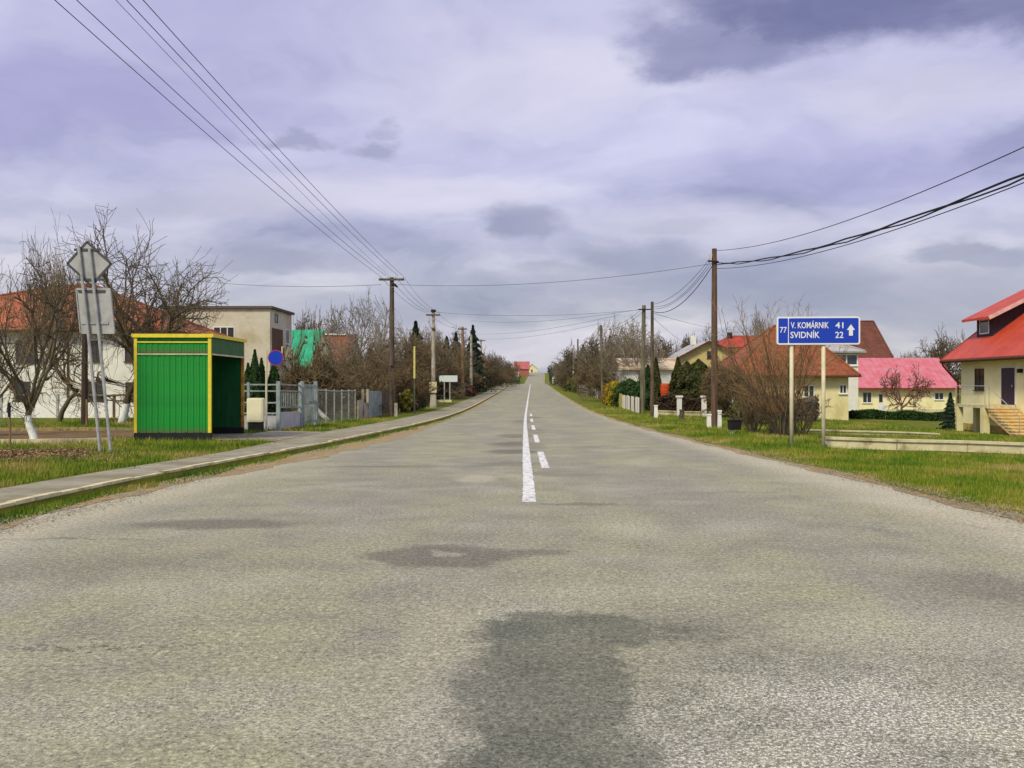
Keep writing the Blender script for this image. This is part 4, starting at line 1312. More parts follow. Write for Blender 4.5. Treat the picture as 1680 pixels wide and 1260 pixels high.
def hip(root, x0, x1, y0, y1, z0, ze, zr, rx0, rx1, oh, Mw, Mr, th=.14, ym=None, ridge_axis='X', Msoff=None):
    """box walls and a hipped roof with ridge from rx0 to rx1"""
    m = MB(); m.box(x0, x1, y0, y1, z0 - .4, ze - .005); wall = B(m, 'wall', Mw, root)
    ym = (y0 + y1) / 2 if ym is None else ym
    a = [(x0 - oh, y0 - oh, ze + th), (x1 + oh, y0 - oh, ze + th), (x1 + oh, y1 + oh, ze + th), (x0 - oh, y1 + oh, ze + th)]
    r0, r1 = (rx0, ym, zr), (rx1, ym, zr)
    m = MB()
    m.face([a[0], a[1], r1, r0]).face([a[2], a[3], r0, r1]).face([a[1], a[2], r1]).face([a[3], a[0], r0])
    m.face([(p[0], p[1], ze) for p in a][::-1])
    for i in range(4):
        p, q = a[i], a[(i + 1) % 4]
        m.face([(p[0], p[1], ze), (q[0], q[1], ze), q, p])
    roof = B(m, 'roof', Mr, root)
    m = MB()
    for p, q in ((a[0], r0), (a[1], r1), (a[2], r1), (a[3], r0), (r0, r1)):
        m.tube([Vector(p) + Vector((0, 0, .01)), Vector(q) + Vector((0, 0, .02))], .09, 6)
    B(m, 'ridge_caps', Mr, root, roof)
    m = MB()
    for i in range(4):
        p, q = Vector(a[i]), Vector(a[(i + 1) % 4]); d = Vector((0, 0, -.08))
        n_ = (q - p).cross(Vector((0, 0, 1))).normalized() * .06
        m.beam(p + d + n_, q + d + n_, .10, .10)
    B(m, 'gutter', Msoff or M_soffit, root, roof)
    return wall, roof

def window(root, face, u0, u1, z0, z1, plane, n=2, Mf=None, sill=True, bar=.06, proud=.035, door=False):
    Mf = Mf or M_wframe
    out = {'-Y': lambda u, d, v: (u, plane - d, v), '-X': lambda u, d, v: (plane - d, u, v), '+X': lambda u, d, v: (plane + d, u, v)}[face]
    m = MB()
    def bx(a0, a1, d0, d1, b0, b1):
        m.hexa([out(a0, d1, b0), out(a1, d1, b0), out(a1, d0, b0), out(a0, d0, b0), out(a0, d1, b1), out(a1, d1, b1), out(a1, d0, b1), out(a0, d0, b1)])
    bx(u0, u1, -.03, proud, z0, z0 + bar); bx(u0, u1, -.03, proud, z1 - bar, z1)
    for i in range(n + 1):
        c = u0 + bar / 2 + (u1 - u0 - bar) * i / n
        bx(c - bar / 2, c + bar / 2, -.03, proud - .002, z0 + bar, z1 - bar)
    fr = B(m, 'window', Mf, root)
    for i in range(n):
        a = u0 + bar + (u1 - u0 - bar) * i / n; b = u0 + (u1 - u0 - bar) * (i + 1) / n
        m = MB(); bx(a, b, -.02, .010, z0 + bar, z1 - bar); B(m, 'pane', M_glass, root, fr)
    if sill:
        m = MB(); bx(u0 - .06, u1 + .06, -.02, .11, z0 - .05, z0 - .002); B(m, 'sill', Mf, root, fr)
    return fr
def slab(root, name, mat, face, u0, u1, z0, z1, plane, d0, d1, parent=None):
    out = {'-Y': lambda u, d, v: (u, plane - d, v), '-X': lambda u, d, v: (plane - d, u, v)}[face]
    m = MB()
    m.hexa([out(u0, d1, z0), out(u1, d1, z0), out(u1, d0, z0), out(u0, d0, z0), out(u0, d1, z1), out(u1, d1, z1), out(u1, d0, z1), out(u0, d0, z1)])
    return B(m, name, mat, root, parent)

# white two storey house, far left
Y = 52.0
x0, x1 = -42.0, ac(268, Y)
h1 = thing('white_house', 'white two storey house with orange tiled hip roof behind the bare orchard trees', 'house', ((x0 + x1) / 2, Y, G(-28, Y)))
hip(h1, x0, x1, Y, Y + 10, G(-28, Y), up(545, Y), up(470, Y + 5), ac(95, Y + 5), ac(158, Y + 5), .55, M_wwhite, M_tile)
for (a, b, c, d) in ((26, 61, 559, 595), (148, 168, 559, 593), (25, 50, 626, 658), (143, 172, 626, 659), (205, 222, 560, 593), (206, 226, 627, 658)):
    window(h1, '-Y', ac(a, Y), ac(b, Y), up(d, Y), up(c, Y), Y, 2, M_brownframe)
m = MB(); m.box(x0 - .03, x1 + .03, Y - .03, Y + 10.03, h1.location.z - .4, h1.location.z + .45); B(m, 'plinth', M_wbeige, h1)
for u in (ac(112, Y), ac(240, Y)):
    m = MB(); m.tube([(u, Y - .06, h1.location.z + .2), (u, Y - .06, up(547, Y))], .05, 6); B(m, 'downpipe', M_soffit, h1)
m = MB(); m.box(ac(120, Y + 5) - .3, ac(120, Y + 5) + .3, Y + 6, Y + 6.6, up(480, Y + 5), up(462, Y + 5)); B(m, 'chimney', M_tile, h1)

# beige flat roofed house
Y = 66.0
x0, x1 = -26.3, ac(443, Y)
x0 = ac(268, Y)
h2 = thing('beige_flat_house', 'beige flat roofed block house behind the bus shelter', 'house', ((x0 + x1) / 2, Y, G(-22, Y)))
gz2 = G(-22, Y); zt = up(503.5, Y)
m = MB(); m.box(x0, x1, Y, Y + 6, gz2 - .3, zt - .13); B(m, 'wall', M_wbeige, h2)
m = MB(); m.box(x0 - .2, x1 + .2, Y - .2, Y + 6.2, zt - .125, zt + .06); B(m, 'roof_slab', pm('dark_roof_edge', lin(92, 84, 74), .9, .2), h2)
window(h2, '-Y', ac(350, Y), ac(385, Y), up(557, Y), up(536, Y), Y, 3, M_wframe)
window(h2, '-Y', ac(352, Y), ac(384, Y), up(628, Y), up(600, Y), Y, 3, M_wframe)
# loggia on the road side
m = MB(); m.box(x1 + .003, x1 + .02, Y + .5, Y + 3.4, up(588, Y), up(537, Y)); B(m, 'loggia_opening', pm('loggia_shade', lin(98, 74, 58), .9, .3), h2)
m = MB(); m.box(x1 + .021, x1 + .8, Y + .4, Y + 3.6, up(590, Y), up(586, Y)); lg = B(m, 'balcony_slab', M_wbeige, h2)
m = MB(); m.box(x1 + .74, x1 + .8, Y + .4, Y + 3.6, up(585.8, Y), up(568, Y)); B(m, 'balcony_front', M_wcream, h2, lg)
window(h2, '+X', Y + 4.2, Y + 5.2, up(560, Y), up(534, Y), x1, 1, M_wframe)
window(h2, '+X', Y + 1.2, Y + 2.0, up(527, Y), up(513, Y), x1, 1, M_brownframe, sill=False)
m = MB(); m.tube([(ac(338, 66.5), 66.5, zt), (ac(338, 66.5), 66.5, up(461, 66.5))], .04, 6); B(m, 'roof_mast', M_galv, h2)

# teal roof
Y = 80.0
h3 = thing('teal_roof_house', 'small house with a bright teal roof right of the beige house', 'house', (-24, Y, G(-24, Y)))
gable(h3, -30, ac(507, Y), Y, Y + 10, G(-24, Y) - .3, up(592, Y), up(541, Y + 5), 'X', .6, .15, M_wcream, M_teal)
window(h3, '-Y', -22.6, -21.2, up(622, Y), up(602, Y), Y, 2, M_wframe)
# orange roof
Y = 94.0
h4 = thing('orange_roof_house', 'house with a faded orange roof and pale ridge right of the teal roof', 'house', (-22, Y, G(-22, Y)))
gable(h4, ac(498, Y), ac(566, Y), Y, Y + 9, G(-22, Y) - .3, up(590, Y), up(549, Y + 4.5), 'X', .5, .3, M_wbeige, M_tileY)
m = MB(); m.beam((ac(496, Y + 4.4), Y + 4.3, up(548, Y + 4.5)), (ac(568, Y + 4.5), Y + 4.3, up(549, Y + 4.5)), .5, .16); B(m, 'ridge_flashing', M_wwhite, h4)
window(h4, '-Y', -22.0, -20.6, up(622, Y), up(604, Y), Y, 2, M_wframe)

# ---- right side
# grey roof and yellow gable
Y = 100.0
h5 = thing('grey_roof_house', 'yellow gabled house with a pale grey roof behind the twin poles', 'house', (20.4, Y, G(20.4, Y)))
gable(h5, ac(1097, Y), ac(1232, Y), Y, Y + 13, G(20, Y) - .3, up(594, Y), up(558, Y), 'Y', .5, .5, M_wyel, M_greyroof, Mverge=M_soffit)
window(h5, '-Y', ac(1160, Y), ac(1169, Y), up(588, Y), up(576, Y), Y, 1, M_brownframe)
window(h5, '-Y', ac(1135, Y), ac(1150, Y), up(622, Y), up(604, Y), Y, 2, M_wframe)
m = MB(); m.box(19.6, 20.2, Y + 7, Y + 7.6, up(561, Y), up(545, Y)); B(m, 'chimney', M_wwhite, h5)
# red roof two storey
Y = 120.0
h6 = thing('red_roof_house', 'cream two storey house with a bright red roof behind the brown pole', 'house', (30, Y, G(30, Y)))
hip(h6, ac(1186, Y), ac(1262, Y), Y, Y + 8, G(30, Y), up(571, Y), up(551, Y + 3), ac(1196, Y + 4), ac(1252, Y + 4), .5, M_wcream, M_tilered2)
window(h6, '-Y', ac(1193, Y), ac(1204, Y), up(592, Y), up(579, Y), Y, 2, M_wframe)
window(h6, '-Y', ac(1222, Y), ac(1233, Y), up(592, Y), up(579, Y), Y, 2, M_wframe)
m = MB(); m.box(ac(1206, Y) - .3, ac(1206, Y) + .3, Y + 3, Y + 3.6, up(556, Y), up(543, Y)); B(m, 'chimney', M_black, h6)
# low white outbuilding
Y = 82.0
h7 = thing('white_outbuilding', 'low white outbuilding behind the dark hedge and twin poles', 'outbuilding', (11.5, Y, G(11.5, Y)))
gable(h7, ac(1021, Y), ac(1112, Y), Y, Y + 6, G(11, Y) - .3, up(602, Y), up(586, Y), 'X', .4, .3, M_wwhite, pm('faded_roof', lin(196, 182, 156), .8, .2, 2, col2=lin(168, 130, 104), s2=1))
window(h7, '-Y', 10.2, 11.4, up(628, Y), up(612, Y), Y, 2, M_brownframe)
# middle house with rust hip roof
Y = 62.0
h8 = thing('rust_roof_house', 'low cream house with a large rust coloured hip roof behind the big shrub', 'house', (19, Y, G(19, Y)))
hip(h8, ac(1212, Y), ac(1392, Y), Y, Y + 10, G(19, Y) - .3, up(619, Y), up(535, Y + 5), ac(1270, Y + 5), ac(1308, Y + 5), .6, M_wcream, M_tileY)
for (a, b, c, d) in ((1377, 1389, 631, 646), (1240, 1258, 632, 652), (1318, 1336, 632, 652)):
    window(h8, '-Y', ac(a, Y), ac(b, Y), up(d, Y), up(c, Y), Y, 2, M_wframe)
# white veranda block
Y = 78.0
h9 = thing('white_veranda_house', 'white house with glazed upper veranda and grey roof under the blue sign', 'house', (27, Y, G(27, Y)))
hip(h9, ac(1326, Y), ac(1408, Y), Y, Y + 7, G(27, Y) - .3, up(579, Y), up(566, Y + 3.5), ac(1345, Y + 3.5), ac(1386, Y + 3.5), .45, M_wwhite, M_greyroof, Msoff=M_galv)
window(h9, '-Y', ac(1352, Y), ac(1408, Y) - .02, up(600, Y), up(580.5, Y), Y, 3, M_wframe, bar=.12)
window(h9, '-Y', ac(1330, Y), ac(1350, Y), up(600, Y), up(582, Y), Y, 1, M_wframe)
# steep brown roof
Y = 112.0
h10 = thing('brown_roof_house', 'tall house with a steep brown roof right of the blue sign', 'house', (39, Y, G(39, Y)))
hip(h10, ac(1350, Y), ac(1458, Y), Y, Y + 9, G(39, Y) - .3, up(588, Y), up(527, Y + 4), ac(1364, Y + 4), ac(1433, Y + 4), .4, M_wbeige, M_brownroof, ym=Y + 4)
window(h10, '-Y', 42.0, 43.4, up(612, Y), up(594, Y), Y, 2, M_wframe)
# long low building with the pink-red roof
Y = 90.0
h11 = thing('pink_roof_building', 'long low cream building with a shiny pink red roof', 'building', (38, Y, G(38, Y)))
gable(h11, ac(1409, Y), ac(1568, Y), Y, Y + 9, G(38, Y) - .3, up(630, Y), up(587, Y + 4.5), 'X', .6, .35, M_wpale, M_pink, Mverge=M_verge)
window(h11, '-Y', ac(1415, Y), ac(1430, Y), up(661, Y), up(643, Y), Y, 2, M_wframe)
window(h11, '-Y', ac(1533, Y), ac(1548, Y), up(656, Y), up(644, Y), Y, 2, M_wframe)
window(h11, '-Y', ac(1441, Y), ac(1449, Y), up(661, Y), up(646, Y), Y, 1, M_wframe, sill=False)
slab(h11, 'door', M_wframe, '-Y', ac(1440, Y), ac(1454, Y), up(680, Y), up(662, Y), Y, -.03, .04)
m = MB(); m.box(ac(1409, Y) - .03, ac(1568, Y) + .03, Y - .03, Y + 9.03, G(38, Y) - .4, G(38, Y) + .25); B(m, 'plinth', M_conc, h11)

# ---- the right house, its door side towards the road
hx, hy0, hy1 = 24.2, 27.0, 49.5
hg = G(hx, 47)
h12 = thing('red_roof_cream_house', 'cream house with red roof, shed dormer and outside steps at the right edge', 'house', (hx + 5, 40, hg))
ze, hw_ = 3.42, 5.6
zr_ = ze + hw_ * .78
gable(h12, hx, hx + 2 * hw_, hy0, hy1, hg - .3, ze, zr_, 'Y', .75, .8, M_wpale, M_tilered, Mverge=M_verge)
m = MB(); m.box(hx - .05, hx + 2 * hw_ + .05, hy0, hy1 + .05, hg - .4, hg + .36); B(m, 'plinth', M_plinth, h12)
m = MB(); m.tube([(hx - .82, hy0 - .5, ze - .70), (hx - .82, hy1 + .7, ze - .70)], .085, 8); B(m, 'gutter', M_soffit, h12)
m = MB(); m.tube([(hx - .82, hy1 + .55, ze - .75), (hx - .75, hy1 + .55, ze - .95), (hx - .12, hy1 + .12, ze - 1.9), (hx - .08, hy1 + .1, hg + .2)], .055, 8); B(m, 'downpipe', M_soffit, h12)
m = MB(); m.box(hx - .74, hx - .005, hy0 - .6, hy1 + .6, ze - .62, ze - .585); B(m, 'soffit', M_soffit, h12)
window(h12, '-X', 47.0, 47.95, 1.12, 2.28, hx, 2, M_brownframe)
window(h12, '-X', 46.9, 47.9, -.55, -.15, hx, 1, M_brownframe, sill=False)
window(h12, '-X', 40.6, 41.9, 1.12, 2.28, hx, 2, M_brownframe)
slab(h12, 'door_frame', M_wframe, '-X', 43.92, 45.28, .42, 2.34, hx, -.02, .03)
dr = slab(h12, 'door', pm('dark_door', lin(52, 38, 56), .5, .15), '-X', 44.0, 45.2, .42, 2.26, hx, .031, .055)
m = MB(); m.tube([(hx - .10, 44.12, 1.3), (hx - .10, 44.12, 1.42)], .02, 6); B(m, 'handle', M_galv, h12, dr)
m = MB(); m.box(hx - .2, hx - .005, 43.3, 43.5, 2.0, 2.2); B(m, 'wall_lamp', M_black, h12)
# dormer: front to the road, cheek to the camera
dxf, dy0, dy1 = 25.0, 47.35, 49.6
sl = .78
zrf = lambda x: ze + (x - hx) * sl
dzt = zrf(dxf) + 1.15
ds_ = .50
m = MB(); xe = dxf + 1.15 / (sl - ds_ + .0) * .92
pr = [(dxf, zrf(dxf) - .1), (xe, zrf(xe) - .15), (xe, dzt + (xe - dxf) * ds_ - .1), (dxf, dzt - .1)]
m.prism(pr, dy0 + .25, dy1 - .25, lambda u, d, v: (u, d, v)); dorm = B(m, 'dormer_cheek', pm('dark_cladding', lin(58, 50, 56), .8, .25), h12)
m = MB(); a = (dxf - .55, dzt - .55 * ds_); b = (xe + .5, dzt + (xe + .5 - dxf) * ds_)
m.prism([(a[0], a[1]), (b[0], b[1]), (b[0], b[1] + .14), (a[0], a[1] + .14)], dy0 - .35, dy1 + .35, lambda u, d, v: (u, d, v)); B(m, 'dormer_roof', M_tilered, h12, dorm)
m = MB(); m.beam((a[0], dy0 - .37, a[1] + .05), (b[0], dy0 - .37, b[1] + .05), .03, .2); B(m, 'fascia', pm('pale_fascia', lin(206, 170, 160), .7), h12, dorm)
for ya, yb in ((48.0, 49.0),):
    window(h12, '-X', ya, yb, zrf(dxf) + .15, dzt - .2, dxf, 1, M_wframe, sill=False)
# landing and steps
lz = .40
m = MB(); m.box(hx - 1.45, hx - .06, 43.9, 47.3, lz - .16, lz); land = B(m, 'landing', M_conc, h12)
for (u, v_) in ((hx - 1.35, 47.0), (hx - 1.35, 44.3), (hx - .35, 47.0)):
    m = MB(); m.box(u - .16, u + .16, v_ - .16, v_ + .16, G(u, v_) - .2, lz - .162); B(m, 'pillar', M_wcream, h12, land)
M_step = pm('tan_step_tiles', lin(222, 184, 124), .8, .2, 6, .2, 30, col2=lin(196, 152, 96), s2=3)
nst = 9; rise = (lz - G(hx, 41)) / (nst + 1); run = .31
for i in range(nst):
    zt_ = lz - (i + 1) * rise
    m = MB(); m.box(hx - 1.45, hx - .06, 43.89 - (i + 1) * run - .03, 43.89 - i * run, zt_ - .045, zt_); sp_ = B(m, 'step', M_step, h12)
    m = MB(); m.box(hx - 1.42, hx - .08, 43.89 - (i + 1) * run + .02, 43.89 - i * run - .004, zt_ - rise - .02, zt_ - .047); B(m, 'riser', M_wcream, h12, sp_)
m = MB()
m.prism([(43.89, lz - rise - .142), (43.89, lz - rise - .40), (43.89 - nst * run, lz - (nst + 1) * rise - .3), (43.89 - nst * run, lz - nst * rise - .142)], hx - 1.38, hx - 1.28, lambda u, d, v: (d, u, v)); B(m, 'stair_stringer', M_step, h12)
for ya, yb in ((47.2, 44.2),):
    m = MB(); m.tube([(hx - 1.4, ya, lz), (hx - 1.4, ya, lz + .95), (hx - 1.4, yb, lz + .95), (hx - 1.4, yb, lz)], .02, 6)
    m.tube([(hx - .1, ya, lz + .95), (hx - 1.4, ya, lz + .95)], .02, 6); m.tube([(hx - 1.4, ya, lz + .5), (hx - 1.4, yb, lz + .5)], .012, 6); rl = B(m, 'railing', M_galv, h12)
m = MB(); m.tube([(hx - 1.4, 43.8, lz), (hx - 1.4, 43.8, lz + .9), (hx - 1.4, 41.1, lz - 1.35 + .9), (hx - 1.4, 41.1, lz - 1.5)], .02, 6); B(m, 'stair_rail', M_galv, h12)

# low walls in front of it
def lowwall(label, pts, hgt, wid, mat, seg=2.0, cap=.07):
    x, y = pts[0]
    root = thing('low_wall', label, 'wall', (x, y, G(x, y)))
    for (xa, ya), (xb, yb) in zip(pts[:-1], pts[1:]):
        n = max(1, int(round(math.hypot(xb - xa, yb - ya) / seg)))
        for k in range(n):
            a = Vector((xa + (xb - xa) * k / n, ya + (yb - ya) * k / n, 0)); b = Vector((xa + (xb - xa) * (k + 1) / n, ya + (yb - ya) * (k + 1) / n, 0))
            d = (b - a).normalized() * .006
            a = a + d; b = b - d
            a.z = G(a.x, a.y) + (hgt - .25) / 2; b.z = G(b.x, b.y) + (hgt - .25) / 2
            m = MB(); m.beam(a, b, wid, hgt + .25); B(m, 'wall_block', mat, root)
            a.z += (hgt + .25) / 2 + cap / 2 + .001; b.z += (hgt + .25) / 2 + cap / 2 + .001
            m = MB(); m.beam(a, b, wid + .1, cap); B(m, 'coping', mat, root)
    return root
lowwall('long pale low concrete wall in front of the cream house on the right', [(8.6, 25.7), (10.5, 25.3), (22.0, 24.2)], .24, .22, M_conc)
lowwall('shorter pale edging wall behind the long low wall', [(11.6, 37.0), (17.2, 37.2)], .12, .3, M_conc, cap=.05)
lowwall('pale wall foot between the white gate pillars', [(ac(1074, 60), 60.0), (ac(1206, 60), 60.0)], .28, .25, M_conc)
for px, lbl in ((1114.5, 'leftmost of the three white gate pillars by the dark hedge'), (1155, 'middle one of the three white gate pillars by the dark hedge'), (1199, 'rightmost of the three white gate pillars, beside the garden seat')):
    x = ac(px, 59.6); z = G(x, 59.6)
    root = thing('gate_pillar', lbl, 'pillar', (x, 59.6, z))
    m = MB(); m.box(-.15, .15, -.15, .15, -.2, up(652, 59.6) - z); m.build('pillar_shaft', M_white, root)
    m = MB(); m.box(-.22, .22, -.22, .22, up(652, 59.6) - z + .002, up(649, 59.6) - z); m.build('pillar_cap', M_white, root)
# brown bench-like boards between pillar and pole
x = ac(1187, 58.6); z = G(x, 58.6)
root = thing('wooden_stack', 'small stack of grey brown boards beside the tall brown pole', 'boards', (x, 58.6, z))
for i in range(5):
    m = MB(); m.box(-.5 - .03 * i, .55 - .02 * i, -.25, .25, .02 + i * .26, .17 + i * .26); m.build('board', M_wood, root)
    if i < 4:
        m = MB(); m.box(-.35, -.25, -.22, .22, .171 + i * .26, .279 + i * .26); m.build('spacer', M_wood, root)
        m = MB(); m.box(.25, .35, -.22, .22, .171 + i * .26, .279 + i * .26); m.build('spacer', M_wood, root)
# orange barrel and pale picket fence
x = ac(1093, 66); z = G(x, 66)
root = thing('orange_barrel', 'orange red barrel glowing between the dark hedges', 'barrel', (x, 66, .5))
M_or = pm('orange_plastic', lin(206, 84, 40), .5, .15, 4)
m = MB(); m.tube([(0, 0, 0), (0, 0, .1), (0, 0, .5), (0, 0, .9), (0, 0, 1.0)], [.36, .4, .45, .4, .36], 16); m.build('barrel_body', M_or, root, smooth_=False)
m = MB(); [m.tube([(0, 0, q - .02), (0, 0, q + .02)], [.452, .452], 16) for q in (.3, .7)]; m.build('hoops', M_or, root)
m = MB(); m.box(-.5, .5, -.5, .5, z - .7, -.002); m.build('plinth', M_wood, root)
pk = thing('picket_fence', 'pale picket fence left of the twin poles on the right', 'fence', (7.6, 66, G(7.6, 66)))
rr = random.Random(9)
pfx = lambda y: 7.72 + (y - 60) * .008
for i in range(36):
    y = 61.8 + i * .34
    if i in (9, 10, 17, 18, 27): continue
    m = MB(); m.box(pfx(y) - .015, pfx(y) + .015, y, y + .2, G(pfx(y), y) + .02, G(pfx(y), y) + 1.15 + rr.uniform(-.05, .05)); B(m, 'picket', M_white if i % 4 else M_wood_tan, pk)
for zz in (.3, .95):
    m = MB(); m.beam((pfx(61.8) + .035, 61.8, G(pfx(61.8), 61.8) + zz), (pfx(74) + .035, 74, G(pfx(74), 74) + zz), .04, .06); B(m, 'fence_rail', M_wood, pk)
yf = thing('board_fence', 'yellowish board fence below the forsythia', 'fence', (7.8, 78, G(7.8, 78)))
for i in range(20):
    y = 74.4 + i * .22
    m = MB(); m.box(7.86 - .015, 7.86 + .015, y, y + .2, G(7.86, y) + .02, G(7.86, y) + 1.2 + rr.uniform(-.05, .05)); B(m, 'board', pm('ochre_board', lin(176, 166, 86), .8, .2), yf)
m = MB(); m.beam((7.9, 74.4, G(7.9, 74.4) + .8), (7.9, 78.8, G(7.9, 78.8) + .8), .04, .06); B(m, 'fence_rail', M_wood, yf)
gf_ = thing('garden_fence', 'grey and white picket fence farther along the right verge', 'fence', (8.2, 92, G(8.2, 92)))
for i in range(46):
    y = 88 + i * .62
    m = MB(); m.box(8.2 - .02, 8.2 + .02, y, y + .32, G(8.2, y) + .02, G(8.2, y) + 1.2 + rr.uniform(-.15, .1)); B(m, 'picket', M_white if i in (28, 29, 30, 33, 34, 38) else M_wood, gf_)
m = MB(); m.beam((8.24, 88, G(8.2, 88) + .8), (8.24, 116.5, G(8.2, 116.5) + .8), .04, .06); B(m, 'fence_rail', M_wood, gf_)

# ---- beyond the crest
Y = 470.0
h13 = thing('far_red_house', 'far house with a pinkish red roof where the road climbs again', 'house', (ac(858, Y), Y, G(ac(858, Y), Y)))
zf = G(ac(858, Y), Y)
gable(h13, ac(844, Y), ac(868, Y), Y, Y + 9, zf - .3, up(604, Y), up(593, Y + 4.5), 'X', .5, .4, pm('far_red_wall', lin(160, 98, 88), .9, .15), tilemat('far_red_roof', lin(188, 108, 108), lin(168, 92, 92)))
window(h13, '-Y', ac(848, Y), ac(852, Y), up(611, Y), up(606, Y), Y, 2, M_wframe)
m = MB(); m.box(ac(850, Y), ac(851.5, Y), Y - .3, Y - .05, zf, up(604, Y)); B(m, 'pale_pilaster', M_wwhite, h13)
Y = 640.0
h14 = thing('far_cream_house', 'tiny cream gabled house right of the far red one', 'house', (ac(872, Y), Y, G(ac(872, Y), Y)))
gable(h14, ac(866, Y), ac(881, Y), Y, Y + 9, h14.location.z - .3, up(604, Y), up(597, Y), 'Y', .4, .4, M_wcream, M_tileY)
window(h14, '-Y', ac(871, Y), ac(874, Y), up(611, Y), up(606, Y), Y, 2, M_wframe)
for (px, y, wpx, t_, label, mt) in ((846.5, 205, 5, 613, 'tiny white shed on the left at the road crest', M_wwhite), (898.5, 212, 7, 614, 'tiny white gate house on the right at the road crest', M_wwhite), (829, 190, 9, 615, 'small tan shed among the bushes left of the crest', M_wbeige)):
    x = ac(px, y); hw2 = wpx / 2 * y / F; z = G(x, y)
    if abs(x) < 5.2: x = math.copysign(5.6 + hw2, x)
    z = G(x, y)
    r_ = thing('small_shed', label, 'shed', (x, y, z))
    gable(r_, x - hw2, x + hw2, y, y + 2, z - .3, up(t_, y) - .5, up(t_, y), 'Y', .12, .12, mt, M_greyroof, th=.06)
    slab(r_, 'door', M_wood, '-Y', x - hw2 * .4, x + hw2 * .4, z, z + (up(t_, y) - z) * .6, y, -.02, .03)

# ------------------------------------------------------------------ trees and shrubs
def barkmat(name, col, col2, wash=None):
    m = bpy.data.materials.new(name); m.use_nodes = True
    t = NT(m.node_tree); b = m.node_tree.nodes['Principled BSDF']
    o = t.n('ShaderNodeTexCoord').outputs['Object']
    n1 = t.noise(t.vmath('MULTIPLY', o, (6, 6, 1.5)), 3, 5, .65)
    c = t.ramp(n1, [(.32, col2), (.68, col)])
    if wash:
        z = t.sep(o)[2]
        e = t.math('ADD', z, t.math('MULTIPLY', t.math('SUBTRACT', t.noise(o, 9, 4, .6), .5), .16))
        wt = t.ramp(t.noise(o, 14, 4, .6), [(.32, lin(196, 198, 192)), (.6, lin(232, 234, 228))])
        c = t.mix(t.mapr(e, wash - .01, wash + .02, 1, 0), c, wt)
    t.put(b.inputs['Base Color'], c)
    b.inputs['Roughness'].default_value = .95
    b.inputs['Specular IOR Level'].default_value = .15
    bp = t.n('ShaderNodeBump'); bp.inputs['Strength'].default_value = .6; bp.inputs['Distance'].default_value = .02
    t.put(bp.inputs['Height'], n1); t.put(b.inputs['Normal'], bp.outputs[0])
    return m
M_bark = barkmat('bark', lin(122, 111, 92), lin(82, 73, 60))
M_bark_w = barkmat('whitewashed_bark', lin(92, 80, 66), lin(58, 49, 40), .70)
M_bark_w2 = barkmat('whitewashed_bark_tall', lin(92, 80, 66), lin(58, 49, 40), .85)
M_bark_br = barkmat('brown_twigs', lin(134, 117, 88), lin(94, 81, 60))
M_bark_or = barkmat('orange_twigs', lin(176, 142, 102), lin(130, 102, 72))
M_bark_gy = barkmat('grey_twigs', lin(156, 148, 132), lin(114, 107, 94))

def perp(d, rr):
    a = Vector((rr.gauss(0, 1), rr.gauss(0, 1), rr.gauss(0, 1)))
    a = a - d * a.dot(d)
    return a.normalized() if a.length > 1e-4 else Vector((1, 0, 0))

def grow(mbs, rr, p, d, L, r, lev, maxlev, kids, minr, upw, wig, ang):
    nseg = (6, 5, 4, 3, 3, 2)[lev]
    pts = [p.copy()]; dirs = [d.copy()]
    for i in range(nseg):
        d = (d + perp(d, rr) * wig * rr.random() + Vector((0, 0, upw))).normalized()
        p = p + d * (L / nseg)
        pts.append(p.copy()); dirs.append(d.copy())
    r1 = max(minr, r * (.55 if lev < 2 else .4))
    rad = [max(minr, r + (r1 - r) * i / nseg) for i in range(nseg + 1)]
    mbs[0 if lev == 0 else 1].tube(pts, rad, (9, 6, 5, 3, 3, 3)[lev], cap=(lev < 2))
    if lev >= maxlev:
        return
    n = kids[lev]
    for k in range(n):
        t = (.78 + .22 * (k + 1) / n) if lev == 0 else .22 + .78 * (k + rr.random()) / n
        i = min(int(t * nseg), nseg - 1); fr = t * nseg - i
        q = pts[i].lerp(pts[i + 1], fr); dq = dirs[i + 1]
        if lev == 0:
            az = 2 * math.pi * (k + rr.uniform(-.3, .3)) / n
            side = Vector((math.cos(az), math.sin(az), 0))
            side = (side - dq * side.dot(dq)).normalized()
        else:
            side = perp(dq, rr)
        a = R(rr.uniform(*ang[min(lev, len(ang) - 1)]))
        dn = (dq * math.cos(a) + side * math.sin(a)).normalized()
        Ln = L * rr.uniform(.55, .85) * (1.0 if lev == 0 else (1.15 - t * .55))
        if lev == 0:
            Ln = rr.uniform(.75, 1.1) * mbs[2]
        grow(mbs, rr, q, dn, Ln, max(minr, rad[i] * (.62 if lev else .72)), lev + 1, maxlev, kids, minr, upw * (1.0, .8, .5, .2, 0)[lev], wig, ang)

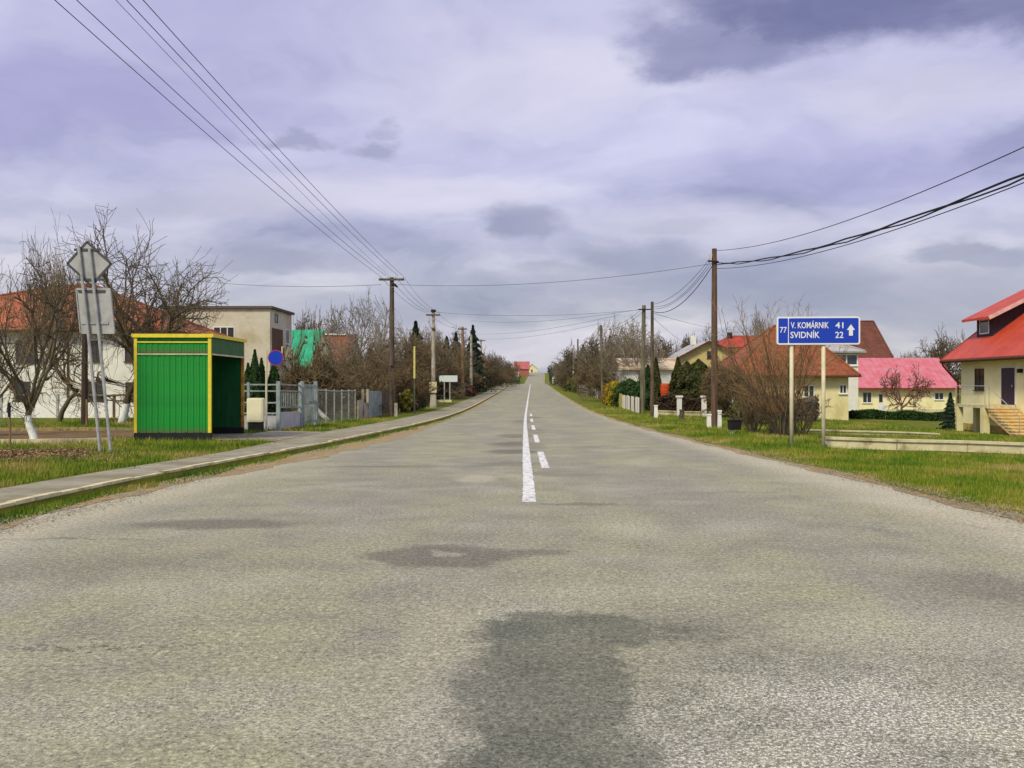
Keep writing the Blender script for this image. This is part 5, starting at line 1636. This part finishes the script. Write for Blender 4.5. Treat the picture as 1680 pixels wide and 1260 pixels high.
def bare_tree(name, label, loc, H, Wd, trunk_h, r0, seed, mat_t, mat_c, kids=(5, 6, 6, 5), minr=.008, upw=.05, wig=.35, ang=((30, 62), (28, 60), (25, 65)), lean=(0, 0), group=None, cat='tree', maxlev=4, rz=0, shift=(0, 0)):
    rr = random.Random(seed)
    mt, mc = MB(), MB()
    d = Vector((lean[0], lean[1], 1)).normalized()
    grow((mt, mc, (H - trunk_h) * .50), rr, Vector((0, 0, -.15)), d, trunk_h + .15, r0, 0, maxlev, kids, minr, 0.0 if lean != (0, 0) else .03, wig, ang)
    top = mt.v[-2]
    V = np.array(mc.v); cx, cy = d.x / d.z * trunk_h, d.y / d.z * trunk_h
    zt = np.percentile(V[:, 2], 99.7)
    k = (H - trunk_h) / max(.1, zt - trunk_h)
    up_ = V[:, 2] > trunk_h * .9
    V[:, 2] = np.where(up_, trunk_h * .9 + (V[:, 2] - trunk_h * .9) * k, V[:, 2])
    rad = np.hypot(V[:, 0] - cx, V[:, 1] - cy)
    hf = np.clip((V[:, 2] - trunk_h * .8) / (H - trunk_h * .8), 0, 1)
    nb_ = 14
    obs = np.array([np.percentile(rad[(hf >= (i - .8) / nb_) & (hf <= (i + 1.8) / nb_)], 93) if ((hf >= (i - .8) / nb_) & (hf <= (i + 1.8) / nb_)).sum() > 20 else .2 for i in range(nb_)])
    hc = (np.arange(nb_) + .5) / nb_
    tgt = Wd * np.sqrt(np.clip(1 - ((hc - .46) / .60) ** 2, .04, 1)) * np.clip(.35 + hc * 2.4, 0, 1)
    fac = np.clip(tgt / np.maximum(obs, .12), .45, 3.2)
    fac = np.convolve(np.pad(fac, 2, mode='edge'), [.15, .2, .3, .2, .15], 'valid')
    f = np.interp(hf, hc, fac)
    f = 1 + (f - 1) * np.clip(rad / (.12 * Wd), 0, 1) * np.clip(hf / .06, 0, 1)
    V[:, 0] = cx + (V[:, 0] - cx) * f; V[:, 1] = cy + (V[:, 1] - cy) * f
    r2 = np.hypot(V[:, 0] - cx, V[:, 1] - cy)
    lim = np.minimum(1, 1.22 * Wd / np.maximum(r2, .01))
    V[:, 0] = cx + (V[:, 0] - cx) * lim; V[:, 1] = cy + (V[:, 1] - cy) * lim
    for ax, c0 in ((0, cx + shift[0]), (1, cy + shift[1])):
        hb_ = hf > .25
        V[:, ax] += (c0 - np.median(V[hb_, ax])) * np.clip(hf / .35, 0, 1)
    mc.v = [tuple(q) for q in V]
    root = thing(name, label, cat, loc, rz, group)
    mt.build('trunk', mat_t, root, smooth_=True)
    mc.build('crown', mat_c, root, smooth_=True)
    return root

def leaf_cloud(name, mat, parent, pts, nrm, size, rr, tone, label=None):
    """many small leaf faces round given points, tilted about their outward direction"""
    n = len(pts)
    a = rr.normal(0, 1, (n, 3)); a /= np.linalg.norm(a, axis=1)[:, None]
    nn = nrm + rr.normal(0, .55, (n, 3)); nn /= np.linalg.norm(nn, axis=1)[:, None]
    u = np.cross(nn, a); u /= np.linalg.norm(u, axis=1)[:, None] + 1e-6
    v = np.cross(nn, u)
    s = (size * rr.uniform(.5, 1.4, n))[:, None]
    q = np.empty((n, 4, 3), np.float32)
    q[:, 0] = pts - u * s * .5; q[:, 1] = pts - v * s * .9; q[:, 2] = pts + u * s * .5; q[:, 3] = pts + v * s * .9
    return link(name, trimesh(name, q, np.clip(tone, 0, 1), mat), parent, label=label)

M_thuja = leafmat('thuja_leaf', [(0, (.010, .026, .008)), (.5, (.022, .058, .012)), (1, (.055, .10, .022))])
M_thujab = leafmat('brownish_thuja_leaf', [(0, (.022, .024, .008)), (.5, (.050, .060, .014)), (1, (.10, .095, .028))])
M_spruce = leafmat('spruce_needle', [(0, (.008, .018, .010)), (.5, (.018, .038, .018)), (1, (.04, .065, .03))])
M_hedgebr = leafmat('brown_hedge_leaf', [(0, (.022, .014, .009)), (.5, (.060, .038, .022)), (1, (.11, .075, .04))])
M_greybush = leafmat('grey_bush_leaf', [(0, (.045, .040, .034)), (.5, (.105, .095, .080)), (1, (.19, .17, .14))])
M_fors = leafmat('forsythia_flower', [(0, (.10, .10, .010)), (.4, (.30, .24, .015)), (1, (.55, .42, .03))])
M_orange = leafmat('orange_shrub_leaf', [(0, (.12, .05, .012)), (.5, (.32, .14, .02)), (1, (.45, .24, .04))])
M_redsh = leafmat('red_shrub_leaf', [(0, (.06, .018, .012)), (.5, (.15, .045, .03)), (1, (.24, .09, .05))])
M_olive2 = leafmat('olive_yellow_leaf', [(0, (.04, .05, .008)), (.5, (.13, .12, .018)), (1, (.30, .25, .03))])
M_olive = leafmat('olive_shrub_leaf', [(0, (.028, .034, .008)), (.5, (.075, .080, .018)), (1, (.16, .14, .04))])

def evergreen(name, label, loc, H, Wd, seed, mat, kind='thuja', n=5000, size=.085, cat='tree', group=None, trunk=True):
    rr = np.random.default_rng(seed)
    root = thing(name, label, cat, loc, 0, group)
    t = rr.random(n) ** (.85 if kind != 'bush' else 1.0)
    az = rr.uniform(0, 2 * np.pi, n)
    if kind == 'thuja':
        prof_ = np.where(t < .12, .75 + t * 2, np.clip(1 - ((t - .12) / .88) ** 1.9, 0.02, 1))
    elif kind == 'round':
        prof_ = np.where(t < .12, .7 + t * 2.5, np.clip(1 - ((t - .12) / .88) ** 3.6, 0.02, 1)) * (1 + .10 * np.sin(t * 23))
    elif kind == 'spruce':
        k = 9
        ph = (t * k) % 1.0
        prof_ = np.clip(1 - t, .02, 1) * (.52 + .55 * (1 - ph))
    else:
        prof_ = np.sqrt(np.clip(1 - (2 * t - .85) ** 2 / 1.35, .03, 1))
    lump = 1 + .16 * np.sin(az * 3 + t * 9 + seed) + .12 * np.sin(az * 7 - t * 17 + seed * 2)
    dep = 1 - np.abs(rr.normal(0, .20, n))
    r = Wd * prof_ * lump * dep
    p = np.stack([np.cos(az) * r, np.sin(az) * r, H * (.03 + .97 * t) + rr.normal(0, .02 * H, n) * (kind == 'bush')], 1)
    nr = np.stack([np.cos(az), np.sin(az), np.full(n, .45)], 1)
    tone = .45 + rr.normal(0, .17, n) + .18 * np.sin(az * 5 + t * 13)
    crown = leaf_cloud('crown', mat, root, p, nr, np.full(n, size), rr, tone)
    m = MB(); m.tube([(0, 0, -.2), (0, 0, H * .5), (0, 0, H * .93)], [Wd * .12, Wd * .08, .01], 6)
    if kind == 'bush':
        m = MB(); r_ = random.Random(seed)
        for i in range(9):
            a = r_.uniform(0, 6.28); e = r_.uniform(.2, .75) * Wd
            m.tube([(math.cos(a) * .06, math.sin(a) * .06, -.15), (math.cos(a) * e * .5, math.sin(a) * e * .5, H * .45), (math.cos(a) * e, math.sin(a) * e, H * r_.uniform(.7, .95))], [.025, .018, .008], 4)
    m.build('trunk' if kind != 'bush' else 'stems', M_bark, root)
    return root

# near orchard trees on the left
t1 = at(56, 728)
bare_tree('orchard_tree', 'small bare fruit tree with a whitewashed trunk left of the leaning sign', t1, (728 - 395) * t1[1] / F, 2.15, .92, .115, 21, M_bark_w, M_bark, (5, 7, 6, 4), .0042, .06, .42, ((38, 72), (30, 66), (28, 70)), rz=.6)
t2 = at(199, 695)
bare_tree('orchard_tree', 'large bare walnut tree with whitewashed foot just left of the bus shelter', t2, (695 - 362) * t2[1] / F, 4.1, 2.2, .19, 8, M_bark_w2, M_bark, (9, 9, 7, 4), .0075, .03, .45, ((22, 76), (30, 64), (28, 70)), lean=(.16, .05), shift=(.70, 0))
t0 = at(-14, 716)
bare_tree('orchard_tree', 'bare brown fruit tree cut by the left edge', t0, 4.9, 1.9, .8, .11, 33, M_bark_w, M_bark_br, (5, 7, 6, 5), .005, .05, .45)
tb = (ac(95, 40.0), 40.0, G(ac(95, 40), 40))
bare_tree('orchard_tree', 'bare tree standing behind the leaning sign against the white house', tb, up(400, 40) - tb[2], 3.1, 1.8, .13, 52, M_bark, M_bark_br, (6, 7, 7, 4), .0075, .07, .42)
tq = at(588, 672)
q = bare_tree('orchard_tree', 'leaning whitewashed trunk by the concrete panel fence', (fl(43) - 1.2, 43.0, G(-9.7, 43)), 4.2, 1.9, 1.5, .13, 61, M_bark_w2, M_bark_br, (5, 7, 6, 5), .010, .05, .45, lean=(-.55, .1))

# middle distance bare trees: five grown ones, the rest copies
P = []
specs = [
 ('dense', 6.0, 2.6, 1.2, .14, 101, M_bark_br, (6, 7, 7, 4), .013, .03),
 ('tall', 8.0, 3.0, 1.9, .16, 102, M_bark_gy, (6, 8, 6, 4), .012, .05),
 ('round', 6.0, 3.0, 1.4, .15, 103, M_bark, (6, 7, 7, 4), .015, .02),
 ('low', 4.6, 2.3, .7, .11, 104, M_bark_br, (8, 8, 7, 4), .013, .0),
 ('airy', 7.0, 2.8, 1.6, .15, 105, M_bark_gy, (5, 7, 6, 4), .013, .06),
]
used = {}
PROTO_DIM = {}
def place_tree(kind, px, Y, topy, halfw, label, group, rz):
    x = ac(px, Y)
    if Y > 60 and abs(x) < 14:
        x += math.copysign(max(0, min(1.5, 9.9 - abs(x))) if Y < 215 else 0, x)
    z = G(x, Y); H = up(topy, Y) - z
    sp = next(s for s in specs if s[0] == kind)
    if kind not in used:
        used[kind] = bare_tree('bare_tree', label, (x, Y, z), sp[1], sp[2], sp[3], sp[4], sp[5], sp[6] if sp[6] is not M_bark_br else M_bark, sp[6], sp[7], sp[8], sp[9], .42, ((28, 70), (28, 64), (28, 70)), group=group)
        o = used[kind]
        halfw *= 1.25
        o.scale = (halfw / sp[2], halfw / sp[2], H / sp[1]); o.rotation_euler.z = rz
        return o
    halfw *= 1.25
    return copy_thing(used[kind], label, (x, Y, z), rz, (halfw / sp[2], halfw / sp[2], H / sp[1]), group)
gl, gr_ = 'bare trees along the left side', 'bare trees along the right side'
left_trees = [
 ('low', 478, 47, 606, 1.1, 'small pale bare tree behind the metal gate'),
 ('round', 519, 112, 511, 3.0, 'distant grey bare tree above the pale ridge of the orange roof'),
 ('low', 528, 44, 590, 1.7, 'low brown bare tree behind the wire netting fence'),
 ('dense', 556, 50, 578, 2.0, 'dense brown bare tree in front of the orange roof'),
 ('tall', 590, 60, 486, 2.7, 'tall airy bare tree just left of the crossarm pole'),
 ('dense', 607, 55, 568, 2.2, 'dense brown bare tree close to the left of the crossarm pole'),
 ('airy', 632, 72, 520, 2.6, 'airy bare tree directly behind the crossarm pole'),
 ('low', 626, 62, 588, 2.0, 'low brown bare tree behind the blue grey boards'),
 ('dense', 662, 70, 545, 2.4, 'dense brown bare tree just right of the crossarm pole'),
 ('low', 668, 60, 600, 1.7, 'low brown bush tree left of the yellow post'),
 ('round', 697, 76, 548, 2.5, 'round brown bare tree between yellow post and grey footed pole'),
 ('low', 689, 73, 600, 1.7, 'low brown bush tree right of the yellow post'),
 ('dense', 724, 92, 552, 2.8, 'dense brown bare tree above the white sign'),
 ('tall', 708, 98, 532, 3.0, 'tall grey bare tree behind the grey footed pole'),
 ('low', 722, 93, 588, 2.4, 'low brown bush tree behind the white sign'),
 ('round', 742, 104, 556, 3.0, 'round brown bare tree left of the tan pole'),
 ('low', 752, 98, 592, 2.2, 'low brown bush tree at the foot of the tan pole'),
 ('airy', 760, 118, 540, 3.2, 'airy bare tree between the tan and the pale pole'),
 ('dense', 785, 130, 572, 3.4, 'dense brown bare tree left of the slim grey pole'),
 ('low', 778, 118, 602, 2.6, 'low brown bush tree right of the pale pole'),
 ('round', 804, 150, 576, 4.0, 'round brown bare tree right of the short yellow pole'),
 ('dense', 815, 165, 582, 4.0, 'dense brown bare tree, third from the crest on the left'),
 ('low', 806, 150, 608, 3.4, 'low brown bush tree right of the short yellow pole'),
 ('round', 824, 185, 590, 4.0, 'round brown bare tree, second from the crest on the left'),
 ('dense', 832, 205, 599, 3.6, 'brown bare tree nearest the crest on the left'),
 ('low', 820, 180, 611, 4.0, 'low bush tree near the crest on the left'),
]
right_trees = [
 ('airy', 1036, 82, 522, 2.7, 'airy bare tree just left of the twin poles'),
 ('tall', 1016, 96, 522, 3.0, 'tall grey bare tree above the forsythia'),
 ('dense', 1003, 88, 556, 2.6, 'dense brown bare tree right of the leaning bare pole'),
 ('round', 984, 104, 540, 3.0, 'round brown bare tree behind the bare wooden pole'),
 ('low', 976, 94, 596, 2.2, 'low brown bush tree left of the bare wooden pole'),
 ('airy', 968, 118, 548, 3.2, 'airy grey bare tree left of the bare wooden pole'),
 ('dense', 958, 124, 570, 3.0, 'dense brown bare tree right of the distant pair of poles'),
 ('round', 944, 142, 564, 3.6, 'round brown bare tree behind the distant pair of poles'),
 ('low', 950, 120, 602, 2.4, 'low brown bush tree below the distant pair of poles'),
 ('dense', 932, 160, 574, 4.0, 'dense bare tree behind the short distant pale pole'),
 ('airy', 923, 182, 584, 4.0, 'airy bare tree, second from the crest on the right'),
 ('low', 930, 158, 606, 3.4, 'low bush tree below the short distant pale pole'),
 ('round', 914, 206, 594, 3.8, 'bare tree nearest the crest on the right'),
 ('round', 1066, 112, 548, 3.4, 'round bare tree seen between the twin poles'),
 ('dense', 1046, 96, 556, 2.6, 'dense brown bare tree behind the thick grey pole'),
 ('round', 1148, 150, 545, 4.0, 'distant bare tree above the pale grey roof'),
 ('dense', 1124, 150, 556, 3.6, 'distant brown tree left above the pale grey roof'),
 ('tall', 1250, 84, 508, 1.9, 'thin bare tree rising above the rust coloured roof'),
 ('low', 1183, 57, 588, 1.2, 'low brown bare tree directly behind the tall brown pole'),
 ('low', 1206, 56, 600, 1.3, 'small brown bare shrub tree right of the tall brown pole'),
 ('round', 1551, 150, 545, 4.2, 'distant bare tree behind the pink roof, left of the red roofed house'),
 ('dense', 1524, 150, 576, 3.6, 'distant low bare tree above the pink roof ridge'),
 ('low', 1490, 150, 580, 3.2, 'distant tuft of bare branches above the left part of the pink ridge'),
]
rt = random.Random(77)
for (k, px, Y, ty_, hw_2, lb) in left_trees:
    place_tree(k, px, Y, ty_, hw_2, lb, gl, rt.uniform(0, 6.28))
for (k, px, Y, ty_, hw_2, lb) in right_trees:
    place_tree(k, px, Y, ty_, hw_2, lb, gr_, rt.uniform(0, 6.28))
# little spreading fruit tree in front of the pink roof
f_ = (ac(1482, 70.0), 70.0, G(ac(1482, 70), 70))
bare_tree('fruit_tree', 'small spreading bare fruit tree in front of the pink roofed building', f_, up(600, 70) - f_[2], 2.15, 1.1, .13, 300, M_bark, pm('reddish_twigs', lin(116, 84, 70), .95, .25, 5), (5, 6, 5, 3), .012, .03, .42, ((40, 70), (28, 60), (25, 65)))
# big many-stemmed shrub
s_ = at(1282, 716)
def shrub(name, label, loc, H, Wd, n, seed, mat, kids=(6, 5), minr=.006, cat='shrub'):
    rr = random.Random(seed)
    root = thing(name, label, cat, loc)
    mt, mc = MB(), MB()
    for i in range(n):
        a = rr.uniform(0, 2 * math.pi); e = math.sqrt(rr.random())
        p = Vector((math.cos(a) * .28 * e, math.sin(a) * .28 * e, -.1))
        d = Vector((math.cos(a) * e * Wd / H * 1.15, math.sin(a) * e * Wd / H * 1.15, 1)).normalized()
        L = H * rr.uniform(.68, 1.12) * (1 + .15 * e)
        pts = [p]; dirs = [d]
        for k in range(6):
            d = (d + perp(d, rr) * .16 + Vector((0, 0, .02))).normalized(); p = p + d * L / 6; pts.append(p.copy()); dirs.append(d.copy())
        r = rr.uniform(.014, .030)
        mt.tube(pts, [r * (1 - .8 * k / 6) + .003 for k in range(7)], 5, cap=False)
        for k in range(kids[0] * 2):
            t = rr.uniform(.2, 1) * 5.99; j = int(t)
            q = pts[j].lerp(pts[j + 1], t - j); s = perp(dirs[j], rr)
            dn = (dirs[j] * .8 + s * rr.uniform(.4, .8)).normalized()
            Lb = H * rr.uniform(.10, .26)
            q2 = q + dn * Lb * .5 + Vector((0, 0, Lb * .03)); q3 = q2 + (dn + perp(dn, rr) * .3).normalized() * Lb * .5
            mc.tube([q, q2, q3], [.008, minr, minr * .8], 3, cap=False)
            for kk in range(kids[1]):
                b = q.lerp(q3, rr.uniform(.2, .95)); dd = (dn + perp(dn, rr) * rr.uniform(.4, .9)).normalized()
                mc.tube([b, b + dd * Lb * rr.uniform(.25, .55)], [minr, minr * .6], 3, cap=False)
    mt.build('stems', M_bark, root, smooth_=True)
    mc.build('twigs', mat, root, smooth_=True)
    return root
shrub('big_shrub', 'big bare many stemmed shrub beside the blue sign posts', s_, (716 - 536) * s_[1] / F, 1.95, 50, 71, M_bark_or, (6, 4), .0062)
s2 = at(1312, 712)
shrub('shrub', 'lower grey bare shrub between the two sign posts', s2, 1.5, 1.0, 22, 72, M_bark_br, (6, 5), .006)
s3 = (ac(1235, 36), 36.0, G(ac(1235, 36), 36))
shrub('shrub', 'lower bare shrub at the left foot of the big shrub', s3, 2.0, 1.3, 24, 73, M_bark_br, (6, 5), .007)

# evergreens
for i, (px, Y, ty_, hw2, lb) in enumerate(((418, 36, 574, .36, 'narrow dark thuja just left of the round blue sign'), (429, 36.5, 588, .34, 'shorter dark thuja directly behind the round sign post'), (449, 37, 592, .42, 'dark thuja behind the round blue sign disc'), (407, 37.5, 596, .35, 'dark thuja right beside the shelter corner post'))):
    x = ac(px, Y); z = G(x, Y)
    evergreen('thuja', lb, (x, Y, z), up(ty_, Y) - z, hw2, 400 + i, M_thuja, 'thuja', 5200, .055, group='thujas behind the metal gate')
for i, (px, Y, ty_, hw2, lb, mt) in enumerate(((1076, 67, 588, .42, 'narrow dark thuja left of the orange barrel', M_thujab), (1112, 65, 587, .52, 'dark thuja right of the orange barrel', M_thujab), (1127, 64, 594, .95, 'broad dark thuja between the left and middle gate pillars', M_thujab), (1146, 63.5, 590, 1.0, 'broad dark thuja behind the middle gate pillar', M_thujab), (1063, 68, 600, .5, 'thin dark thuja seen between the twin poles', M_thuja), (1033, 78, 622, 1.15, 'dark rounded evergreen behind the pale picket fence', M_thuja), (1049, 76, 626, .9, 'dark evergreen against the white outbuilding', M_thuja))):
    x = ac(px, Y); z = G(x, Y)
    evergreen('thuja', lb, (x, Y, z), up(ty_, Y) - z, hw2 * 1.25, 420 + i, mt, 'thuja' if i < 2 else 'round', 7500, .11, group='dark thujas on the right')
for i, (px, Y, ty_, hw2, lb) in enumerate(((682, 84, 528, 1.7, 'dark conifer top above the yellow post'), (776, 120, 534, 2.0, 'tall dark spruce behind the pale pole'), (748, 112, 546, 1.8, 'dark spruce just left of the tan pole'), (733, 108, 553, 1.8, 'dark green conifer above the white sign'), (1001, 110, 552, 1.8, 'dark conifer right of the bare wooden pole'), (957, 140, 566, 2.0, 'dark conifer right of the distant poles'), (926, 200, 592, 2.6, 'far dark conifer near the crest on the right'))):
    x = ac(px, Y); z = G(x, Y)
    evergreen('spruce', lb, (x, Y, z), up(ty_, Y) - z, hw2 * 1.5, 440 + i, M_spruce, 'spruce', 6500, .17, group='dark conifers in the tree rows')
x = 22.6; Y = 47.4; z = G(x, Y)
evergreen('small_conifer', 'small dark conifer at the corner of the red roofed house', (x, Y, z), up(645, Y) - z, .62, 460, M_spruce, 'spruce', 5000, .075)
for i, (px, Y, ty_, hw2, lb, mt) in enumerate(((1008, 81, 626, 1.0, 'yellow forsythia behind the ochre boards', M_fors), (1000, 83, 630, .7, 'orange leaved shrub beside the forsythia', M_orange), (1018, 82, 632, .7, 'orange brown shrub right of the forsythia', M_orange), (668, 58, 640, .55, 'olive yellow flowering shrub behind the dark picket fence', M_olive2), (684, 63, 600, .75, 'olive ivy shrub around the yellow post', M_olive), (771, 106, 632, .7, 'small red shrub at the foot of the pale pole', M_redsh), (1218, 52, 655, .8, 'olive shrub left of the big bare shrub', M_olive), (1238, 47, 664, .9, 'low olive shrub behind the big bare shrub', M_olive))):
    x = ac(px, Y); z = G(x, Y)
    evergreen('shrub', lb, (x, Y, z), up(ty_, Y) - z, hw2, 480 + i, mt, 'bush', 3600, .075, cat='shrub')
def hedge(label, x0, x1, y0, y1, h, mat, seed, n=9000, size=.10):
    rr = np.random.default_rng(seed)
    root = thing('hedge', label, 'hedge', ((x0 + x1) / 2, (y0 + y1) / 2, G((x0 + x1) / 2, (y0 + y1) / 2)))
    px_ = rr.uniform(x0, x1, n); py_ = rr.uniform(y0, y1, n); t = rr.random(n) ** .7
    hz = h * (1 + .12 * np.sin(px_ * 2.3 + seed) + .08 * np.sin(py_ * 3.1))
    p = np.stack([px_ - root.location.x, py_ - root.location.y, gz(px_, py_) - root.location.z + t * hz], 1)
    leaf_cloud('leaves', mat, root, p, np.tile(np.array([[0, -.6, .5]]), (n, 1)), np.full(n, size), rr, .45 + rr.normal(0, .2, n))
    m = MB(); r_ = random.Random(seed)
    for i in range(24):
        x = r_.uniform(x0, x1); y = r_.uniform(y0, y1)
        m.tube([(x, y, G(x, y) - .1), (x + r_.uniform(-.2, .2), y, G(x, y) + h * .8)], [.03, .01], 4)
    B(m, 'stems', M_bark, root)
    return root
hedge('brown clipped hedge behind the white gate pillars', 8.9, 14.3, 61.2, 62.2, 1.25, M_hedgebr, 500)
hedge('grey brown hedge behind the big bare shrub', ac(1220, 55), ac(1340, 55), 54.5, 55.5, 1.35, M_greybush, 501, 8000)
hedge('low dark green hedge in front of the pink roofed building', ac(1395, 66), ac(1556, 66), 65.5, 66.6, .62, M_thuja, 502, 16000)
hedge('dark hedge at the left foot of the tree row', -10.2, -9.2, 76, 110, 1.5, M_hedgebr, 503, 12000, .13)
hedge('brown hedge behind the grey and white pickets on the right', 8.7, 9.7, 84, 128, 1.5, M_hedgebr, 504, 14000, .14)
hedge('dark hedge from the last pole to the crest on the left', -9.5, -7.4, 118, 205, 2.0, M_hedgebr, 505, 14000, .2)
hedge('dark hedge up to the crest on the right', 6.6, 9.0, 132, 212, 2.2, M_olive, 506, 14000, .2)

# wood beyond the crest: dark evergreens and bare trees, read as one mass
rr = np.random.default_rng(900)
n = 60000
wy = rr.uniform(270, 560, n); wx = np.concatenate([rr.uniform(0, 60, n // 2), rr.uniform(-70, 0, n // 2)])
keep = (np.abs(wx - RO(wy)) > 6.5) & ~((wx < 2) & (wx > -10) & (wy > 400))
wx, wy = wx[keep], wy[keep]
hx_ = np.floor(wx / 5); hy_ = np.floor(wy / 7)
hh = 3.2 + 3.0 * (np.sin(hx_ * 12.9 + hy_ * 78.2) * 43758.5 % 1)
cxr = (wx / 5 - hx_ - .5); cyr = (wy / 7 - hy_ - .5)
dome = np.sqrt(np.clip(1 - (cxr ** 2 + cyr ** 2) * 2.6, .05, 1))
tz = rr.random(len(wx)) ** .6
pz = gz(wx, wy) + tz * hh * dome
pts_ = np.stack([wx, wy, pz], 1)
wood = leaf_cloud('far_wood', M_spruce, None, pts_, np.tile(np.array([[0, -.7, .5]]), (len(wx), 1)), np.full(len(wx), .42), rr, .4 + rr.normal(0, .22, len(wx)))
tag(wood, 'dark wood beyond the road crest', kind='stuff')
